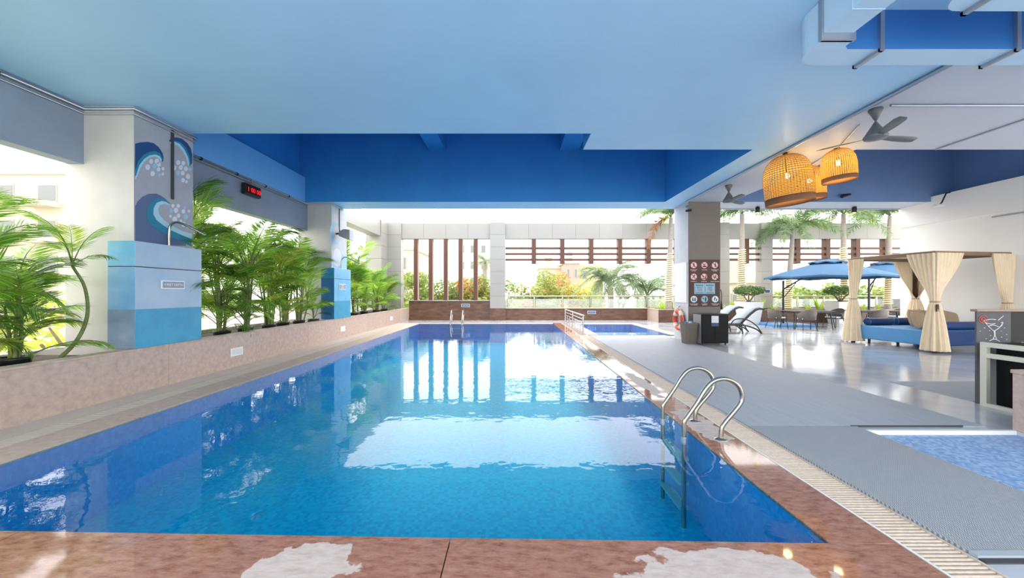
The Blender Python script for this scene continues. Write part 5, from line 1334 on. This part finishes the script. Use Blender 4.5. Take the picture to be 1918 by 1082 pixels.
TREES = [
 (-10.6, 30, 2.6, 2.3, [G1, SV, G1], 'dense green tree behind the leftmost fin'),
 (-7.6, 31, 3.5, 2.4, [G1, G2], 'light green tree behind the second and third fins'),
 (-4.9, 31, 3.2, 2.2, [G1, G2, G1, OR], 'green tree with a few orange blossoms behind the fourth fin'),
 (-2.4, 30, 3.3, 2.0, [G1, OR, G2], 'orange flowering tree left of the middle facade pillar'),
 (1.0, 32, 3.1, 2.3, [G1, OR, G2, G1], 'orange flowering tree right of the middle facade pillar'),
 (3.6, 33, 3.7, 2.5, [OR, G2, G1, OR, G2], 'brightest orange flowering tree seen through the right opening'),
 (6.2, 34, 3.0, 2.3, [G2, OR, LM], 'yellow green tree with orange blossoms below the yellow building'),
 (12.2, 33, 1.8, 2.6, [LM, G2], 'lime green bushy tree left of the first palm'),
 (14.6, 34, 1.6, 2.4, [LM, G2], 'lime green bushy tree just left of the square column'),
 (-8.6, 27.5, 1.5, 2.0, [G1, SV, G2], 'low dark green bush in front of the trees behind the second fin'),
 (-5.6, 27.5, 1.3, 1.9, [G1, SV, G2], 'low green bush in front of the trees behind the middle fin'),
 (-3.3, 27.5, 1.6, 1.8, [G1, G2, OR], 'low green bush with orange blossoms behind the fourth fin'),
 (0.6, 27.5, 1.3, 1.9, [G1, G2, OR], 'low green bush behind the glass right of the middle pillar'),
 (3.4, 27.5, 1.5, 2.0, [G2, G1, OR], 'low bush with orange blossoms behind the glass balustrade'),
 (22.6, 33, 2.7, 2.9, [G1, SV, G2], 'green tree below the left side of the front parasol'),
 (26.2, 34, 2.7, 2.9, [G1, SV, G2], 'green tree below the front parasol pole'),
 (29.8, 34, 2.6, 2.9, [G1, SV, G2], 'green tree behind the second white pot'),
 (33.4, 34, 2.6, 2.8, [G1, SV, G2], 'green tree behind the daybed curtain'),
]
for i, (x, y, zt, r, ms, lb) in enumerate(TREES): tree(lb, x, y, zt, r, ms, 14000 if x > 20 else 7000, 0.2 if x > 20 else 0.15, 300 + i, hz=r * 1.05)
# palms beyond the balustrade
GP = [frond_mesh('frond', 3.4, 46, 0.9, 0.9 + 0.3 * i, 0.9, 400 + i, ['leaf_silver', 'leaf_silver'], 0.02, False, 0.15) for i in range(3)]
def garden_palm(label, x, y, ztop, s, n, seed):
    rnd = random.Random(seed)
    t = thing('garden_palm', label, 'palm', (x, y, -7), 0, 'palms beyond the balustrade'); h = ztop + 7 - 1.1 * s
    MB().tube([(0, 0, 0), (0.1, 0, h * 0.5), (0, 0, h)], [0.3, 0.24, 0.2], 10).build('trunk', 'trunk_grey', t)
    for k in range(n):
        link('frond', GP[k % 3], t, loc=(0, 0, h), rot=(rnd.uniform(-.2, .2), -rnd.uniform(-0.3, 0.85), 2 * PI * k / n + rnd.uniform(-.2, .2)), scale=s * rnd.uniform(.85, 1.1))
garden_palm('large silvery palm beyond the balustrade in front of the yellow building', 6.9, 27, 2.9, 0.95, 22, 1)
garden_palm('arching palm beyond the balustrade near the square column', 9.5, 27, 2.1, 0.9, 16, 2)
garden_palm('small palm showing above the trees behind the rightmost fin', -2.6, 34, 4.6, 0.5, 12, 3)
# left side greenery, seen through the openings
for i, (x, y, zt, r, lb) in enumerate(((-14, 5.5, 1.6, 2.2, 'pale green tree outside the nearest left opening'), (-15, 9.5, 1.9, 2.4, 'pale green tree outside the left opening behind the palms'), (-15, 14, 2.2, 2.6, 'pale green tree outside the left opening near the farther column'))):
    tree(lb, x, y, zt, r, [LM, G2], 2200, 0.17, 350 + i, group='trees outside the left openings')
# buildings
def building(label, x0, x1, y0, y1, z1, m, cols, floors, fh=3.0, wz=0.45, side=None, balc=False, roof=True):
    t = thing('apartment_building', label, 'building', ((x0 + x1) / 2, y0, -7)); w = x1 - x0; H = z1 + 7
    MB().box(-w / 2, w / 2, 0, y1 - y0, 0, H).build('wall', m, t)
    if roof:
        MB().box(-w / 2 - .2, w / 2 + .2, -0.2, y1 - y0 + .2, H, H + 0.35).build('parapet', 'bld_cream', t)
        MB().box(-w * .2, w * .1, 1, 4, H + .35, H + 2.0).build('roof_room', 'bld_grey', t)
    for f in range(floors):
        for c in range(cols):
            cx = -w / 2 + w * (c + 0.5) / cols; z = H - 0.9 - fh * f - 1.4; hw = w / cols * wz / 2
            wn = MB().box(cx - hw, cx + hw, -0.08, 0.02, z, z + 1.5).build('window', 'bld_grey', t)
            MB().box(cx - hw + .1, cx + hw - .1, -0.1, -0.06, z + .1, z + 1.4).build('pane', 'bld_window', wn)
            if balc: MB().box(cx - hw * 1.5, cx + hw * 1.5, -1.1, 0, z - .5, z - .1).build('balcony', 'bld_cream', t)
building('cream apartment building outside the nearest left opening', -52, -37.5, 32, 46, 11.4, 'bld_cream', 4, 4, balc=True)
building('yellow building far behind the orange trees', 10.6, 14.6, 62, 72, 5.9, 'bld_yellow', 2, 2, roof=False)
building('grey pink building wing beside the yellow building', 8.2, 10.6, 61, 70, 6.1, 'bld_pink', 2, 2)
building('low white building left of the yellow one', 4.6, 8.2, 66, 74, 5.6, 'bld_cream', 3, 1)
building('cream house behind the leftmost fin', -17.5, -11.6, 44, 54, 6.4, 'bld_cream', 2, 3, balc=True)
building('tall pale tower behind the middle fins', -10.5, -4.6, 70, 80, 11, 'bld_haze', 3, 5, roof=False)
building('white neighbouring building seen between the two right pillars', 16.2, 19.4, 29, 36, 2.2, 'bld_cream', 2, 1)
